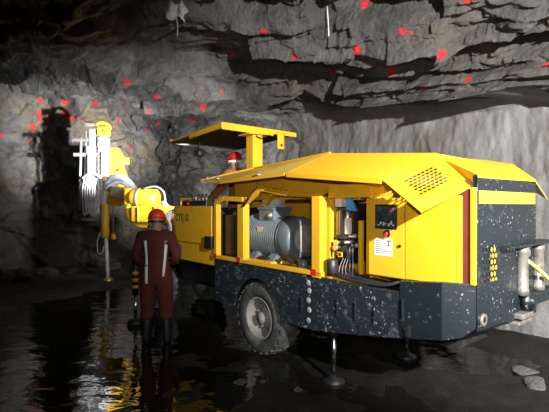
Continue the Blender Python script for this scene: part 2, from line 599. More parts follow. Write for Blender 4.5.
def spray(o):
    me = o.data
    n = len(me.vertices)
    co = np.empty(n * 3, np.float32); me.vertices.foreach_get('co', co); co = co.reshape(-1, 3)
    val = np.zeros(n, np.float32)
    for x, y, z, r in PAINT:
        d = np.sqrt(((co - np.array([x, y, z])) ** 2).sum(1))
        val = np.maximum(val, np.clip(1 - d / (2 * r), 0, 1))
    a = me.attributes.new('paint', 'FLOAT_COLOR', 'POINT')
    a.data.foreach_set('color', np.stack([val, val, val, np.ones(n)], -1).astype(np.float32).reshape(-1))


for o in (wall_right, ceiling, wall_far, wall_left):
    spray(o)


# ------------------------------------------------------------------ the drill rig (local: x forward along the rig, +y the near side)
L2W = Matrix.Translation((1.006, 4.760, 0)) @ Matrix.Rotation(math.radians(130), 4, 'Z')
W2L = L2W.inverted()
rig = empty('drill_jumbo', (1.006, 4.760, 0), math.radians(130))
tag(rig, 'yellow and dark blue tunnel drilling machine with open engine covers and raised drill mast', 'drilling machine')


def hexring(mb, P, nx, ny, r, thick, a0, a1, b0, b1, stag=True):
    """perforated sheet: P(a, b) -> point, holes in nx by ny staggered rows inside a0..a1, b0..b1"""
    n = (P(.5, 1) - P(.5, 0)).cross(P(1, .5) - P(0, .5)).normalized()
    da, db = (a1 - a0) / (nx + .5), (b1 - b0) / ny
    ua, ub = (P(1, .5) - P(0, .5)).length, (P(.5, 1) - P(.5, 0)).length

    def quad(x0, x1, y0, y1):
        if x1 - x0 > 1e-6 and y1 - y0 > 1e-6:
            q = [P(x0, y0), P(x1, y0), P(x1, y1), P(x0, y1)]
            mb.add(q + [p - n * thick for p in q], [(0, 1, 2, 3), (7, 6, 5, 4), (0, 4, 5, 1), (1, 5, 6, 2), (2, 6, 7, 3), (3, 7, 4, 0)])
    for j in range(ny):
        y0, y1 = b0 + j * db, b0 + (j + 1) * db
        off = da / 2 if (stag and j % 2) else 0
        quad(a0, a0 + off, y0, y1)
        quad(a0 + off + nx * da, a1, y0, y1)
        for i in range(nx):
            x0 = a0 + off + i * da
            x1 = x0 + da
            cx, cy = (x0 + x1) / 2, (y0 + y1) / 2
            outer = [(x1, cy), (x1, y1), (cx, y1), (x0, y1), (x0, cy), (x0, y0), (cx, y0), (x1, y0)]
            inner = [(cx + r / ua * math.cos(PI / 4 * k), cy + r / ub * math.sin(PI / 4 * k)) for k in range(8)]
            v = [P(*p) for p in outer] + [P(*p) for p in inner]
            v += [p - n * thick for p in v]
            f = []
            for k in range(8):
                m = (k + 1) % 8
                f += [(k, m, 8 + m, 8 + k), (16 + k, 24 + k, 24 + m, 16 + m), (8 + k, 8 + m, 24 + m, 24 + k)]
            mb.add(v, f)
    quad(0, 1, 0, b0); quad(0, 1, b1, 1); quad(0, a0, b0, b1); quad(a1, 1, b0, b1)


def bilin(A, B, C, D):
    A, B, C, D = map(Vector, (A, B, C, D))
    return lambda a, b: (A * (1 - a) + B * a) * (1 - b) + (D * (1 - a) + C * a) * b


# --- chassis
arc = [(1.10 - .455 * math.cos(t), .39 + .455 * math.sin(t)) for t in [math.radians(d) for d in range(6, 175, 8)]]
side = [(2.02, 1.012), (-.2, 1.0), (-.2, .975), (-.91, .995), (-.91, .60), (-.15, .478), (.15, .437), (.62, .428)] + arc + [(1.60, .425), (2.02, .43)]
MB().prism(side, 'y', .655, .685).build('side_plate', 'navy', rig, .006)
MB().prism(side, 'y', -.675, -.645).build('side_plate', 'navy', rig, .006)
m = MB().box(-1.2, 4.4, -.30, .30, .50, .96).box(-.7, 2.0, -.645, .655, .93, .985).box(-.72, .55, -.64, .65, .60, .92).box(1.66, 2.0, -.64, .65, .5, .93)
m.build('chassis', 'black', rig)
for x in (1.1, 4.15):
    MB().bar((x, -.4, .35), (x, .4, .35), .16).build('axle', 'black', rig)
for x in (.30, -.20, -.42, -.64):
    z0 = .56 if x < .2 else .5
    MB().bar((x, .69, z0 + .10), (x, .69, z0 + .26), .018, .014).build('weld_rib', 'navy_rear', rig, .003)
for x in (-.46, ):
    MB().bar((x, .672, .525), (x, .672, .62), .035, .03).build('tow_slot', 'black', rig)
for i, z in enumerate((.53, .64, .74, .84, .92)):
    MB().lathe([(.034, 0), (.030, .006), (.020, .009)], (.20 - .012 * (i % 2), .683, z), (0, 1, 0), 7).build('grouted_bolt', 'grout', rig)

# rear block with a chamfered corner
per = [(-.895, .690, .60, 1.085), (-1.274, .684, .668, 1.125), (-1.40, .625, .705, 1.13), (-1.50, .57, .80, 1.13), (-1.50, -.10, .73, 1.12),
       (-1.50, -.62, .73, 1.12), (-1.30, -.68, .68, 1.12), (-.895, -.68, .60, 1.085)]
k = len(per)
m = MB().add([(x, y, a) for x, y, a, b in per] + [(x, y, b) for x, y, a, b in per],
             [tuple(range(k - 1, -1, -1)), tuple(range(k, 2 * k))] + [(i, (i + 1) % k, k + (i + 1) % k, k + i) for i in range(k)])
blk = m.build('rear_block', 'navy_rear', rig, .008)
MB().bar((-.93, .695, .76), (-.93, .695, .94), .02, .014).build('weld_rib', 'navy_rear', blk, .003)
MB().bar((-.985, .69, .64), (-.985, .69, .735), .045, .03).build('tow_slot', 'black', blk)

# rear cover plate with stripe, vent and shackle hole
rc = empty('rear_cover', (-1.445, 0, 0)); rc.parent = rig
RX = -1.50


def rearP(y, z, x=RX):
    return Vector((x - RX, y, z))                # children of rc: origin at x = -1.5


P = bilin((-.0, .575, .77), (-.0, -.60, .74), (-.0, -.60, 1.93), (-.0, .575, 1.955))


def RP(y, z):
    return ((.575 - y) / 1.175, (z - .77) / 1.185)


a0, b0 = RP(.505, .87); a1, b1 = RP(.215, 1.405)
m = MB(); hexring(m, lambda a, b: P(a, b) + Vector((-.05, 0, 0)), 5, 11, .0205, .003, a0, a1, b0, b1)
m.build('plate', 'navy_rear', rc)
MB().box(-.0495, -.046, .215, .335, .86, 1.42).build('vent_backing', 'yellow', rc)
MB().box(-.0475, -.044, .335, .51, .86, 1.42).build('vent_backing', 'dark_sheet', rc)
MB().box(-.054, -.05, .545, -.585, 1.738, 1.838).build('reflective_stripe', 'stripe', rc)
MB().tube([(-.052, .572, .8), (-.052, .572, 1.3), (-.052, .572, 1.94)], .007, 6).build('edge_weld', 'navy_rear', rc)
MB().lathe([(.05, 0), (.05, .02), (.022, .02), (.02, 0)], (-.05, .485, .845), (-1, 0, 0), 16).build('shackle_boss', 'silver', rc)
MB().lathe([(.021, 0), (.021, .004)], (-.066, .485, .845), (-1, 0, 0), 12).build('shackle_hole', 'black', rc)
MB().box(-.05, -.02, .572, .535, 1.125, 1.955).build('side_return', 'navy_rear', rc)
MB().box(-.03, .5, -.56, -.60, .75, 1.93).build('side_return', 'navy_rear', rc)

# stabiliser cylinders at the far rear corner
st = empty('rear_stabiliser', (-1.45, -.36, 0)); st.parent = rig
MB().box(-.14, .05, .55, -.62, 1.372, 1.392).build('top_plate', 'navy_rear', st, .004)
for y in (.13, -.24):
    c = MB().lathe([(.052, 0), (.052, .05), (.046, .06), (.046, .36), (.052, .37), (.052, .42)], (-.07, y, .945), (0, 0, 1), 20)
    c.build('cylinder', 'silver', st)
MB().lathe([(.03, -.05), (.05, -.03), (.05, .03), (.03, .05)], (-.02, -.03, 1.30), (1, 0, 0), 16).build('ball_joint', 'silver', st)
MB().box(-.045, -.01, .42, .18, .95, 1.365).build('cheek_plate', 'navy_rear', st, .004)
MB().box(-.04, .1, .5, .0, .80, .93).build('lug_bracket', 'navy_rear', st, .02)
MB().lathe([(.085, 0), (.085, .06), (.04, .06), (.04, .09)], (-.06, .06, .885), (-1, 0, 0), 20).build('lug_boss', 'navy_rear', st)
MB().box(-.12, .1, -.02, -.62, .84, .94).build('foot_beam', 'navy_rear', st, .012)
m = MB().box(-.10, .12, .28, .0, .70, .735).box(-.12, .10, .25, .02, .755, .80)
m.build('step_plate', 'silver', st, .008)
MB().box(.05, .3, .35, -.55, .78, 1.36).build('recess_shade', 'shade_in', st)  # solid dark box painted as the shaded hollow behind the cylinders
MB().tube([(-.10, .09, 1.24), (-.13, -.03, 1.17), (-.16, -.22, 1.06), (-.14, -.42, .98), (-.10, -.60, .95)], .017, 8).build('hose', 'yellow_hose', st)

# --- wheels
def wheel(x, side):
    w = empty('wheel', (x, .50 * side, .365)); w.parent = rig; w.scale = (1.04, 1, 1.04)
    d = (0, side, 0)
    prof = [(.235, -.14), (.30, -.155), (.37, -.155), (.405, -.13), (.415, -.06), (.415, .06), (.405, .13), (.37, .155), (.30, .16), (.245, .145), (.235, .12)]
    m = MB().lathe(prof, (0, 0, 0), d, 48, cap=False)
    for i in range(24):
        a = 2 * PI * i / 24
        for sgn in (1, -1):
            aa = a + (PI / 24 if sgn > 0 else 0)
            e = Vector((math.cos(aa), 0, math.sin(aa))); t = Vector((-math.sin(aa), 0, math.cos(aa)))
            p0 = e * .416 + Vector((0, sgn * .02, 0)); p1 = e * .397 + Vector((0, sgn * .150, 0)) + t * .03
            m.bar(p0, p1, .062, .02, up=e)
    m.build('tyre', 'rubber', w)
    m = MB().lathe([(.248, .10), (.252, .142), (.235, .150), (.222, .142), (.205, .075), (.15, .06), (.145, .045), (.0, .045)], (0, 0, 0), d, 40, cap=False)
    m.lathe([(.25, -.14), (.2, -.1), (.0, -.1)], (0, 0, 0), d, 24, cap=False)
    m.build('rim', 'rim', w)
    m = MB().lathe([(.125, .045), (.12, .075), (.07, .09), (.062, .125), (.0, .13)], (0, 0, 0), d, 24, cap=False)
    for i in range(8):
        a = 2 * PI * i / 8
        m.lathe([(.014, 0), (.014, .022)], (.098 * math.cos(a), .072 * side, .098 * math.sin(a)), d, 6)
    m.build('hub', 'rim', w)


for x in (1.1, 4.15):
    for sd in (1, -1):
        wheel(x, sd)

# --- jacks
def jack(x, y, ztop, rt=.024):
    j = empty('jack', (x, y, 0)); j.parent = rig
    MB().cyl((0, 0, .42), (0, 0, ztop), .05).build('outer_tube', 'black', j)
    MB().cyl((0, 0, 0), (0, 0, .46), rt).build('rod', 'chrome', j)
    MB().lathe([(.03, .03), (.05, .0), (.11, -.02), (.115, -.06)], (0, 0, 0), (0, 0, 1), 24).build('foot_pad', 'black', j)


jack(-.07, .595, .9)
jack(-.14, -.58, .9)

# front outrigger
fo = empty('front_outrigger', (3.24, 1.30, 0)); fo.parent = rig
MB().cyl((0, 0, .40), (0, 0, .98), .045).build('outer_tube', 'black', fo)
MB().cyl((0, 0, -.02), (0, 0, .42), .022).build('rod', 'chrome', fo)
MB().lathe([(.04, .05), (.11, .02), (.12, -.05)], (0, 0, 0), (0, 0, 1), 20).build('foot_pad', 'black', fo)
for z in (.50, .60, .70):
    MB().lathe([(.047, 0), (.047, .045)], (0, 0, z), (0, 0, 1), 16).build('warning_band', 'yellow', fo)
MB().bar((0, 0, .86), (0, -.70, .86), .09, .10).build('arm', 'black', fo, .006)

# --- engine bay frame
fr = empty('bay_frame', (1.0, .67, 1.0)); fr.parent = rig


def F(p):
    return (p[0] - 1.0, p[1] - .67, p[2] - 1.0)


def fbox(name, mat, x0, x1, y0, y1, z0, z1, bev=.005, parent=fr):
    a = F((x0, y0, z0)); b = F((x1, y1, z1))
    return MB().box(a[0], b[0], a[1], b[1], a[2], b[2]).build(name, mat, parent, bev)


fbox('bottom_rail', 'yellow', .0, 2.0, .64, .70, 1.008, 1.055)
p1 = fbox('post', 'yellow', 1.96, 2.02, .62, .695, 1.05, 1.76)
p2 = fbox('post', 'yellow', 1.34, 1.47, .60, .695, 1.05, 1.74)
p3 = fbox('post', 'yellow', .02, .14, .60, .70, .99, 1.82)
for x0, x1 in ((1.955, 2.025), (1.40, 1.475), (.075, .145)):
    fbox('red_reflector', 'red', x0, x1, .694, .704, 1.008, 1.075, 0)
fbox('post', 'yellow', .01, .085, .50, .56, 1.0, 1.80)
fbox('post', 'yellow', -.32, -.27, .22, .27, 1.0, 1.6)
m = MB().bar(F((2.0, .66, 1.76)), F((1.78, .66, 1.82)), .07, .06).bar(F((1.78, .66, 1.82)), F((1.36, .66, 1.80)), .07, .06)
m.bar(F((1.40, .62, 1.75)), F((1.06, .62, 1.93)), .06, .05).bar(F((1.06, .62, 1.93)), F((.62, .60, 1.86)), .06, .06).bar(F((.9, .58, 1.87)), F((.10, .60, 1.83)), .05, .05)
m.bar(F((1.2, .45, 1.74)), F((.86, .5, 1.97)), .07, .04)
m.build('top_rail', 'yellow', fr, .005)
fbox('back_panel', 'yellow', -.5, 2.0, -.60, -.57, .99, 1.95, .003)
fbox('deck', 'yellow', -.5, 2.0, -.57, .62, .985, 1.01, .003)
fbox('cross_member', 'yellow', .06, .12, -.5, .6, 1.01, 1.08)
fbox('bulkhead', 'yellow', -.47, -.44, -.55, .50, 1.0, 1.95)
fbox('bulkhead', 'black', 2.03, 2.06, -.6, .60, 1.0, 1.70)
for a, b in (((1.33, .70, 1.72), (1.02, .72, 1.99)), ((.13, .60, 1.78), (.02, .3, 1.98))):
    g = MB().cyl(F(a), F(tuple((p + q) / 2 for p, q in zip(a, b))), .016, 12)
    g.cyl(F(a), F(b), .008, 10)
    g.build('gas_strut', 'black', fr)

# --- hood
A, B, Cc, D = (.44, .80, 2.065), (-.80, .80, 1.945), (-1.01, .30, 2.19), (.25, .30, 2.306)
hd = empty('hood', (0, 0, 1.9)); hd.parent = rig
Hh = lambda p: Vector(p) - Vector((0, 0, 1.9))
MB().slab([Hh(A), Hh(B), Hh(Cc), Hh(D)], .03, None).build('rear_lid', 'yellow', hd, .004)
MB().bar(Hh((.40, .81, 2.05)), Hh((-.80, .81, 1.93)), .02, .05).build('lid_lip', 'yellow_clean', hd, .004)
MB().slab([Hh((2.70, .50, 2.10)), Hh((1.68, .80, 2.03)), Hh((.44, .80, 2.065)), Hh((.25, .30, 2.306)), Hh((1.9, .10, 2.25))], .022, (0, 0, 1)).build('front_lid', 'yellow_dusty', hd, .003)
m = MB().bar(Hh((2.70, .50, 2.09)), Hh((1.68, .80, 2.02)), .02, .035).bar(Hh((1.68, .80, 2.02)), Hh((.44, .80, 2.055)), .02, .03)
m.bar(Hh((2.70, .50, 2.11)), Hh((1.9, .10, 2.262)), .02, .02).bar(Hh((1.9, .10, 2.262)), Hh((.25, .30, 2.31)), .02, .02)
m.build('lid_lip', 'yellow_clean', hd, .003)
for p in ((.95, .76, 2.075), (1.95, .68, 2.085), (2.4, .57, 2.11)):
    MB().lathe([(.04, 0), (.04, .012), (.02, .02), (.018, .035)], Hh(p), (0, 0, 1), 14).build('hinge_bolt', 'steel', hd)
MB().slab([Hh((1.9, .10, 2.25)), Hh((.25, .31, 2.305)), Hh((-1.01, .31, 2.185)), Hh((-1.2, -.72, 2.12)), Hh((1.9, -.72, 2.06))], .025, (0, 0, 1)).build('far_lid', 'yellow', hd, .004)
E_, F_ = (-1.235, .915, 1.675), (-1.45, .55, 1.873)
m = MB(); hexring(m, bilin(Hh(B), Hh(Cc), Hh(F_), Hh(E_)), 7, 7, .0205, .010, .22, .80, .24, .70)
fl = m.build('end_flap', 'yellow_clean', hd)
m = MB().slab([Hh((-1.03, .29, 2.15)), Hh((-1.06, -.55, 2.18)), Hh((-1.2, -.86, 2.15)), Hh((-1.50, -.60, 1.965)), Hh((-1.50, .57, 1.955))], .02, (0, 0, 1))
m.build('rear_slope', 'yellow_clean', hd)
MB().slab([Hh((-1.02, .30, 2.16)), Hh((-1.46, .54, 1.872)), Hh((-1.495, .57, 1.955)), Hh((-1.3, .45, 2.02))], .015, (0, 1, 0)).build('side_gusset', 'yellow_clean', hd)
MB().slab([Hh((-1.2, -.86, 2.15)), Hh((-1.05, -1.05, 2.1)), Hh((-1.43, -1.12, 1.80)), Hh((-1.50, -.60, 1.955))], .02, (0, 0, 1)).build('far_flap', 'yellow_clean', hd)
MB().box(-.5, 2.0, .33, .36, 1.80 - 1.9, 2.13 - 1.9).build('inner_skirt', 'yellow', hd)
MB().box(-.46, .0, .36, .60, 1.80 - 1.9, 1.93 - 1.9).build('inner_skirt', 'yellow', hd)

# --- cooler block
MB().box(1.52, 1.93, .20, .58, 1.03, 1.60).build('valve_block', 'hydraulic', rig, .01)
vb = rig.children[-1]
random.seed(3)
for i in range(9):
    x = 1.54 + .042 * i
    MB().tube([(x, .585, 1.08 + .05 * (i % 3)), (x + .02, .62, 1.25), (x - .015, .61, 1.42), (x + .01, .58, 1.55)], .013, 7).build('hose', 'hydraulic' if i % 2 else 'hose', vb)
for i in range(7):
    x = 1.56 + .055 * i
    z = 1.10 + random.random() * .4
    MB().lathe([(.020, 0), (.020, .03), (.012, .03), (.012, .05)], (x, .60, z), (0, 1, 0), 8).build('fitting', 'steel', vb)

# --- electric motor
mo = empty('electric_motor', (1.19, .30, 1.335)); mo.scale = (1.0, 1.0, 1.0); mo.parent = rig
ax = (-1, 0, 0)
m = MB().lathe([(.215, -.30), (.215, .30)], (0, 0, 0), ax, 40)
for i in range(17):
    t = -.28 + .57 * i / 16
    m.lathe([(.214, t - .008), (.262, t - .005), (.262, t + .005), (.214, t + .008)], (0, 0, 0), ax, 40, cap=False)
m.build('finned_body', 'motor', mo)
m = MB().lathe([(.16, -.36), (.29, -.36), (.29, -.325), (.24, -.315), (.23, -.27)], (0, 0, 0), ax, 40)
for i in range(8):
    a = 2 * PI * i / 8 + .2
    m.lathe([(.018, 0), (.018, .03)], (.325, .265 * math.cos(a), .265 * math.sin(a)), ax, 6)
m.build('flange', 'motor', mo)
MB().lathe([(.250, .295), (.258, .31), (.258, .49), (.248, .515), (.215, .53), (.17, .535)], (0, 0, 0), ax, 40).build('fan_cover', 'motor', mo)
m = MB().lathe([(.168, .533), (.165, .543), (.03, .547)], (0, 0, 0), ax, 32)
m.build('fan_grille', 'motor_end', mo)
MB().lathe([(.256, .30), (.268, .303), (.268, .315), (.256, .318)], (0, 0, 0), ax, 40, cap=False).build('clamp_ring', 'black', mo)
tb = MB().box(-.17, .13, -.10, .17, .20, .36).build('terminal_box', 'motor', mo, .012)
MB().box(-.185, .145, -.115, .185, .335, .37).build('terminal_lid', 'motor', tb, .012)
MB().lathe([(.035, 0), (.035, .03), (.014, .03), (.014, .045)], (-.12, .17, .27), (0, 1, 0), 14).build('cable_gland', 'steel', tb)
MB().box(-.04, .05, .235, .25, .06, .13).build('name_plate', 'steel', mo)
MB().box(-.30, .30, -.2, .33, -.315, -.272).build('mount_plate', 'yellow', mo, .004)
for x in (-.20, .16):
    MB().add([(x - .05, .05, -.2), (x + .05, .05, -.2), (x + .05, .16, -.17), (x - .05, .16, -.17), (x - .08, .05, -.27), (x + .08, .05, -.27), (x + .08, .28, -.27), (x - .08, .28, -.27)],
             [(0, 1, 2, 3), (7, 6, 5, 4), (0, 4, 5, 1), (1, 5, 6, 2), (2, 6, 7, 3), (3, 7, 4, 0)]).build('foot', 'motor', mo, .006)
MB().lathe([(.12, -.36), (.10, -.42), (.10, -.58), (.14, -.6), (.14, -.64)], (0, 0, 0), ax, 24).build('coupling', 'steel', mo)
m = MB().lathe([(.05, 0), (.055, .01), (.055, .11), (.04, .12)], (.42, .55, 1.02), (0, 0, 1), 16)
m.build('oil_filter', 'motor', rig)
m = MB().lathe([(.012, 0), (.012, .05), (.03, .05), (.03, .065)], (.24, .58, 1.02), (0, 0, 1), 10).lathe([(.012, 0), (.012, .05), (.03, .05), (.03, .065)], (.17, .58, 1.02), (0, 0, 1), 10)
m.build('grease_nipple_block', 'steel', rig)
m = MB()
for i, (x0, x1) in enumerate(((1.28, .95), (.9, .5), (.55, .2))):
    m.tube([(x0, .5, 1.05), ((x0 + x1) / 2, .58, 1.10 + .03 * i), (x1, .52, 1.06)], .022, 8)
m.build('hydraulic_hose', 'hose', rig)
for a, b in (((.75, -.2, 1.5), (.05, .25, 1.9)), ((.5, -.4, 1.5), (.1, .1, 1.92))):
    MB().tube([a, ((a[0] + b[0]) / 2, (a[1] + b[1]) / 2, a[2] + .3), b], .04, 8).build('hydraulic_hose', 'hose', rig)
MB().box(.12, .24, -.3, .42, 1.02, 1.75).build('oil_cooler', 'black', rig, .01)

# --- filter tank assembly between motor and cabinet
fa = empty('filter_unit', (-.10, .42, 1.0)); fa.parent = rig
MB().lathe([(.085, .40), (.115, .41), (.118, .43), (.118, .66), (.108, .69), (.06, .70)], (0, 0, 0), (0, 0, 1), 28).build('tank', 'tank', fa)
MB().lathe([(.12, .385), (.126, .39), (.126, .42), (.12, .425)], (0, 0, 0), (0, 0, 1), 28).build('tank_flange', 'black', fa)
MB().lathe([(.09, .17), (.10, .18), (.10, .385)], (0, 0, 0), (0, 0, 1), 24).build('lower_canister', 'black', fa)
MB().box(-.135, -.06, .095, .112, .44, .60).build('paper_label', 'white', fa)
MB().box(-.02, .04, .094, .105, .205, .255).build('yellow_sticker', 'yellow', fa)
MB().box(-.005, .025, .1, .108, .215, .245).build('sticker_print', 'black', fa)
MB().box(.0, .09, .0, .09, .71, .81).build('switch_box', 'white', fa, .006)
MB().prism([(-.06, .68), (-.06, .80), (-.10, .82), (-.16, .72), (-.17, .67)], 'y', .06, .09).build('blue_tag', 'blue', fa)
for z, y in ((.35, .12), (.30, .13)):
    MB().lathe([(.022, 0), (.022, .05), (.03, .05), (.03, .07)], (.03, y - .04, z), (0, 1, 0), 10).build('brass_valve', 'brass', fa)
for p in ((-.13, .06, .42), (-.15, .05, .33), (.12, .08, .36), (-.10, .09, .36)):
    MB().lathe([(.026, -.04), (.026, .0), (.016, .01), (.016, .05)], p, (.3, 1, 0), 8).build('fitting', 'steel', fa)
MB().lathe([(.055, .04), (.06, .05), (.06, .18), (.05, .19)], (.03, .20, 0), (0, 0, 1), 18).build('accumulator', 'black', fa)
MB().cyl((-.26, -.08, .1), (-.26, -.08, .85), .065).build('riser_pipe', 'hose', fa)
m = MB()
random.seed(11)
for i in range(5):
    x = (.11, -.115, -.135, -.155, .06)[i]
    m.tube([(x, .06, .40 - .03 * (i % 3)), (x - .02, .13, .28), (x + .015 - .03 * (i % 2), .12, .14), (x - .05, .17, .03)], .007 + .002 * (i % 2), 7)
m.build('hose_bundle', 'hose', fa)
m = MB()
for i in range(3):
    m.tube([(-.05 - .03 * i, .12, .20), (-.04 - .04 * i, .17, .10), (-.06 - .05 * i, .19, .02)], .004, 6)
m.build('pale_cable', 'grey_hose', fa)
m = MB().box(.17, .21, -.02, .05, .0, .80).box(-.2, .21, -.02, .05, .78, .84).box(-.24, -.20, .03, .08, .0, .58).box(.06, .22, -.03, .0, .2, .70)
m.build('bracket', 'yellow', fa, .01)

# hoses on the notch of the deck
m = MB()
for i in range(7):
    y = .64 - .03 * i
    m.tube([(.0 - .03 * i, y - .05, 1.08), (-.20, y, 1.03 + .012 * (i % 3)), (-.45, y, 1.01 + .02 * (i % 2)), (-.72, y - .02, 1.02), (-.86, y - .1, 1.08)], .017, 7)
m.build('hose_bundle', 'hose', rig)

# --- electrical cabinet
cb = empty('control_cabinet', (-.95, .62, 1.1)); cb.parent = rig
K = lambda p: (p[0] + .95, p[1] - .62, p[2] - 1.1)


def cbox(name, mat, x0, x1, y0, y1, z0, z1, bev=.004, parent=cb):
    a, b = K((x0, y0, z0)), K((x1, y1, z1))
    return MB().box(a[0], b[0], a[1], b[1], a[2], b[2]).build(name, mat, parent, bev)


cbox('body', 'yellow', -.48, -1.36, -.3, .60, 1.085, 1.79)
cbox('side_panel', 'yellow_clean', -.905, -1.345, .60, .618, 1.10, 1.80)
cbox('corner_post', 'yellow_clean', -1.35, -1.392, .50, .612, 1.11, 1.80)
cbox('rear_gap', 'darkred', -1.38, -1.47, .50, .592, 1.10, 1.85)
cbox('corner_post', 'yellow_clean', -1.458, -1.494, .50, .604, 1.12, 1.86)
dr = cbox('door', 'yellow', -.52, -.895, .60, .615, 1.095, 1.785)
cbox('window_frame', 'black', -.595, -.825, .612, .622, 1.515, 1.735, .003, dr)
w_ = cbox('window', 'screen', -.61, -.81, .62, .625, 1.53, 1.72, .002, dr)
m = MB()
for i, x in enumerate((-.63, -.655, -.685, -.705, -.74, -.765, -.785)):
    a = K((x, .626, 1.545 + .012 * (i % 2)))
    m.box(a[0], a[0] - .015, a[1], a[1] + .002, a[2], a[2] + .012 + .010 * (i % 3))
m.build('window_text', 'white', dr)
MB().lathe([(.012, 0), (.010, .006)], K((-.785, .624, 1.695)), (0, 1, 0), 12).build('red_lamp', 'red', dr)
MB().lathe([(.035, 0), (.035, .008)], K((-.72, .615, 1.475)), (0, 1, 0), 16).build('button_ring', 'black', dr)
MB().lathe([(.012, 0), (.012, .012), (.022, .014), (.024, .026), (.016, .030)], K((-.72, .62, 1.475)), (0, 1, 0), 16).build('stop_button', 'red', dr)
cbox('paper_label', 'white', -.585, -.775, .614, .618, 1.275, 1.43, 0, dr)
m = MB()
for i in range(7):
    a = K((-.60, .618, 1.41 - .018 * i))
    m.box(a[0], a[0] - (.09 + .025 * (i * 7 % 3)), a[1], a[1] + .001, a[2], a[2] - .005)
a = K((-.735, .618, 1.42)); m.box(a[0], a[0] - .012, a[1], a[1] + .001, a[2], a[2] - .06)
a = K((-.72, .618, 1.41)); m.box(a[0], a[0] - .045, a[1], a[1] + .001, a[2], a[2] - .008)
m.build('label_print', 'print', dr)
MB().lathe([(.014, 0), (.014, .012), (.006, .014)], K((-.855, .615, 1.375)), (0, 1, 0), 12).build('lock', 'black', dr)
cbox('door_gap', 'black', -.895, -.903, .60, .612, 1.56, 1.78, 0, dr)
m = MB().tube([K((-.66, .622, 1.44)), K((-.68, .63, 1.47)), K((-.72, .63, 1.455)), K((-.70, .625, 1.43)), K((-.65, .622, 1.45))], .004, 5)
m.build('key_cord', 'brass', dr)

# --- operator platform body
op = empty('operator_platform', (2.7, 0, .9)); op.parent = rig
O = lambda p: (p[0] - 2.7, p[1], p[2] - .9)


def obox(name, mat, x0, x1, y0, y1, z0, z1, bev=.006, parent=op):
    a, b = O((x0, y0, z0)), O((x1, y1, z1))
    return MB().box(a[0], b[0], a[1], b[1], a[2], b[2]).build(name, mat, parent, bev)


obox('platform_floor', 'black', 2.06, 3.5, -.62, .62, .86, .90)
cr = [(2.10, .685), (3.16, .685), (3.24, .67), (3.29, .62), (3.29, .58), (3.22, .63), (3.14, .65), (2.10, .65)]
sp = MB().prism([(a - 2.7, b) for a, b in cr], 'z', .28, .82).build('side_panel', 'yellow', op, .004)
MB().prism([(a - 2.7, b - .02) for a, b in cr], 'z', .0, .275).build('skirt_panel', 'yellow', op, .004)
obox('front_panel', 'yellow', 3.25, 3.29, -.62, .59, .92, 1.68)
obox('far_panel', 'yellow', 2.1, 3.28, -.64, -.61, .92, 1.70)
obox('valve_box', 'black', 2.06, 2.24, .655, .72, 1.13, 1.30)
obox('step_box', 'black', 3.0, 3.2, .60, .70, .98, 1.12)
lv = obox('lever_console', 'black', 2.35, 3.08, .38, .62, 1.69, 1.80, .01)
for i, x in enumerate((2.42, 2.52, 2.62, 2.72)):
    q = O((x, .56, 1.78))
    MB().cyl(q, (q[0], q[1] + .02, q[2] + .09), .008, 8).build('lever', 'steel', lv)
    MB().lathe([(.008, 0), (.017, .012), (.012, .028)], (q[0], q[1] + .02, q[2] + .085), (0, 0, 1), 10).build('lever_knob', 'black', lv)
q = O((2.86, .62, 1.755)); MB().lathe([(.022, 0), (.022, .03)], q, (0, 1, 0), 12).build('stop_button', 'red', lv)
MB().tube([O((3.42, .45, 1.60)), O((3.42, .45, 1.80)), O((3.36, .46, 1.83)), O((3.0, .46, 1.83)), O((2.7, .46, 1.84))], .018, 8).build('handrail', 'yellow_clean', op)
tc = bpy.data.curves.new('lettering', 'FONT'); tc.body = 'CYTJ 10'; tc.size = .165; tc.extrude = .002
to = bpy.data.objects.new('lettering', tc); COL.objects.link(to)
bpy.context.view_layer.update()
tm = bpy.data.meshes.new_from_object(to.evaluated_get(bpy.context.evaluated_depsgraph_get()))
bpy.data.objects.remove(to); bpy.data.curves.remove(tc)
to = bpy.data.objects.new('lettering', tm); COL.objects.link(to); to.parent = sp
tm.materials.clear(); tm.materials.append(MAT['black'])
to.matrix_local = Matrix.Translation((3.15 - 2.7, .686, 1.49 - .9)) @ Matrix(((-.72, 0, 0, 0), (0, 0, 1, 0), (0, 1, 0, 0), (0, 0, 0, 1)))
m = MB()
for i in range(4):
    m.tube([O((3.33 + .02 * i, .50, 1.69)), O((3.36 + .03 * i, .64 + .02 * i, 1.60)), O((3.40 - .02 * i, .68, 1.42)), O((3.46 + .01 * i, .60, 1.24))], .017, 7)
m.build('hose_loop', 'white_hose', op)

# --- canopy
cn = empty('canopy', (2.15, -.10, 1.8)); cn.parent = rig
N = lambda p: Vector((p[0] - 2.15, p[1] + .10, p[2] - 1.8))
c4 = [(2.07, .53, 2.895), (3.68, .53, 2.815), (3.68, -.88, 2.815), (2.07, -.88, 2.895)]
MB().slab([N(p) for p in c4], .03, (0, 0, 1)).build('roof_plate', 'yellow', cn, .004)
m = MB().bar(N((2.08, .53, 2.845)), N((2.08, -.40, 2.845)), .03, .10).bar(N((2.07, .525, 2.85)), N((3.0, .525, 2.81)), .03, .075)
m.bar(N((2.08, -.40, 2.86)), N((2.08, -.88, 2.86)), .03, .07).bar(N((3.67, .53, 2.825)), N((3.67, -.88, 2.825)), .03, .03)
m.build('roof_rim', 'yellow', cn, .004)
MB().slab([N((p[0], p[1], p[2] - .031)) for p in ((2.12, .50, 2.89), (3.0, .50, 2.848), (3.0, .531, 2.848), (3.68, .531, 2.815), (3.68, -.85, 2.815), (2.12, -.85, 2.89))], .012, (0, 0, 1)).build('dark_sheet', 'dark_sheet', cn)  # dark sheet stands in for shade under the roof and subdues lamp glare
MB().box(-.08, .09, .09, -.09, -.75, 1.05).build('post', 'yellow', cn, .006)
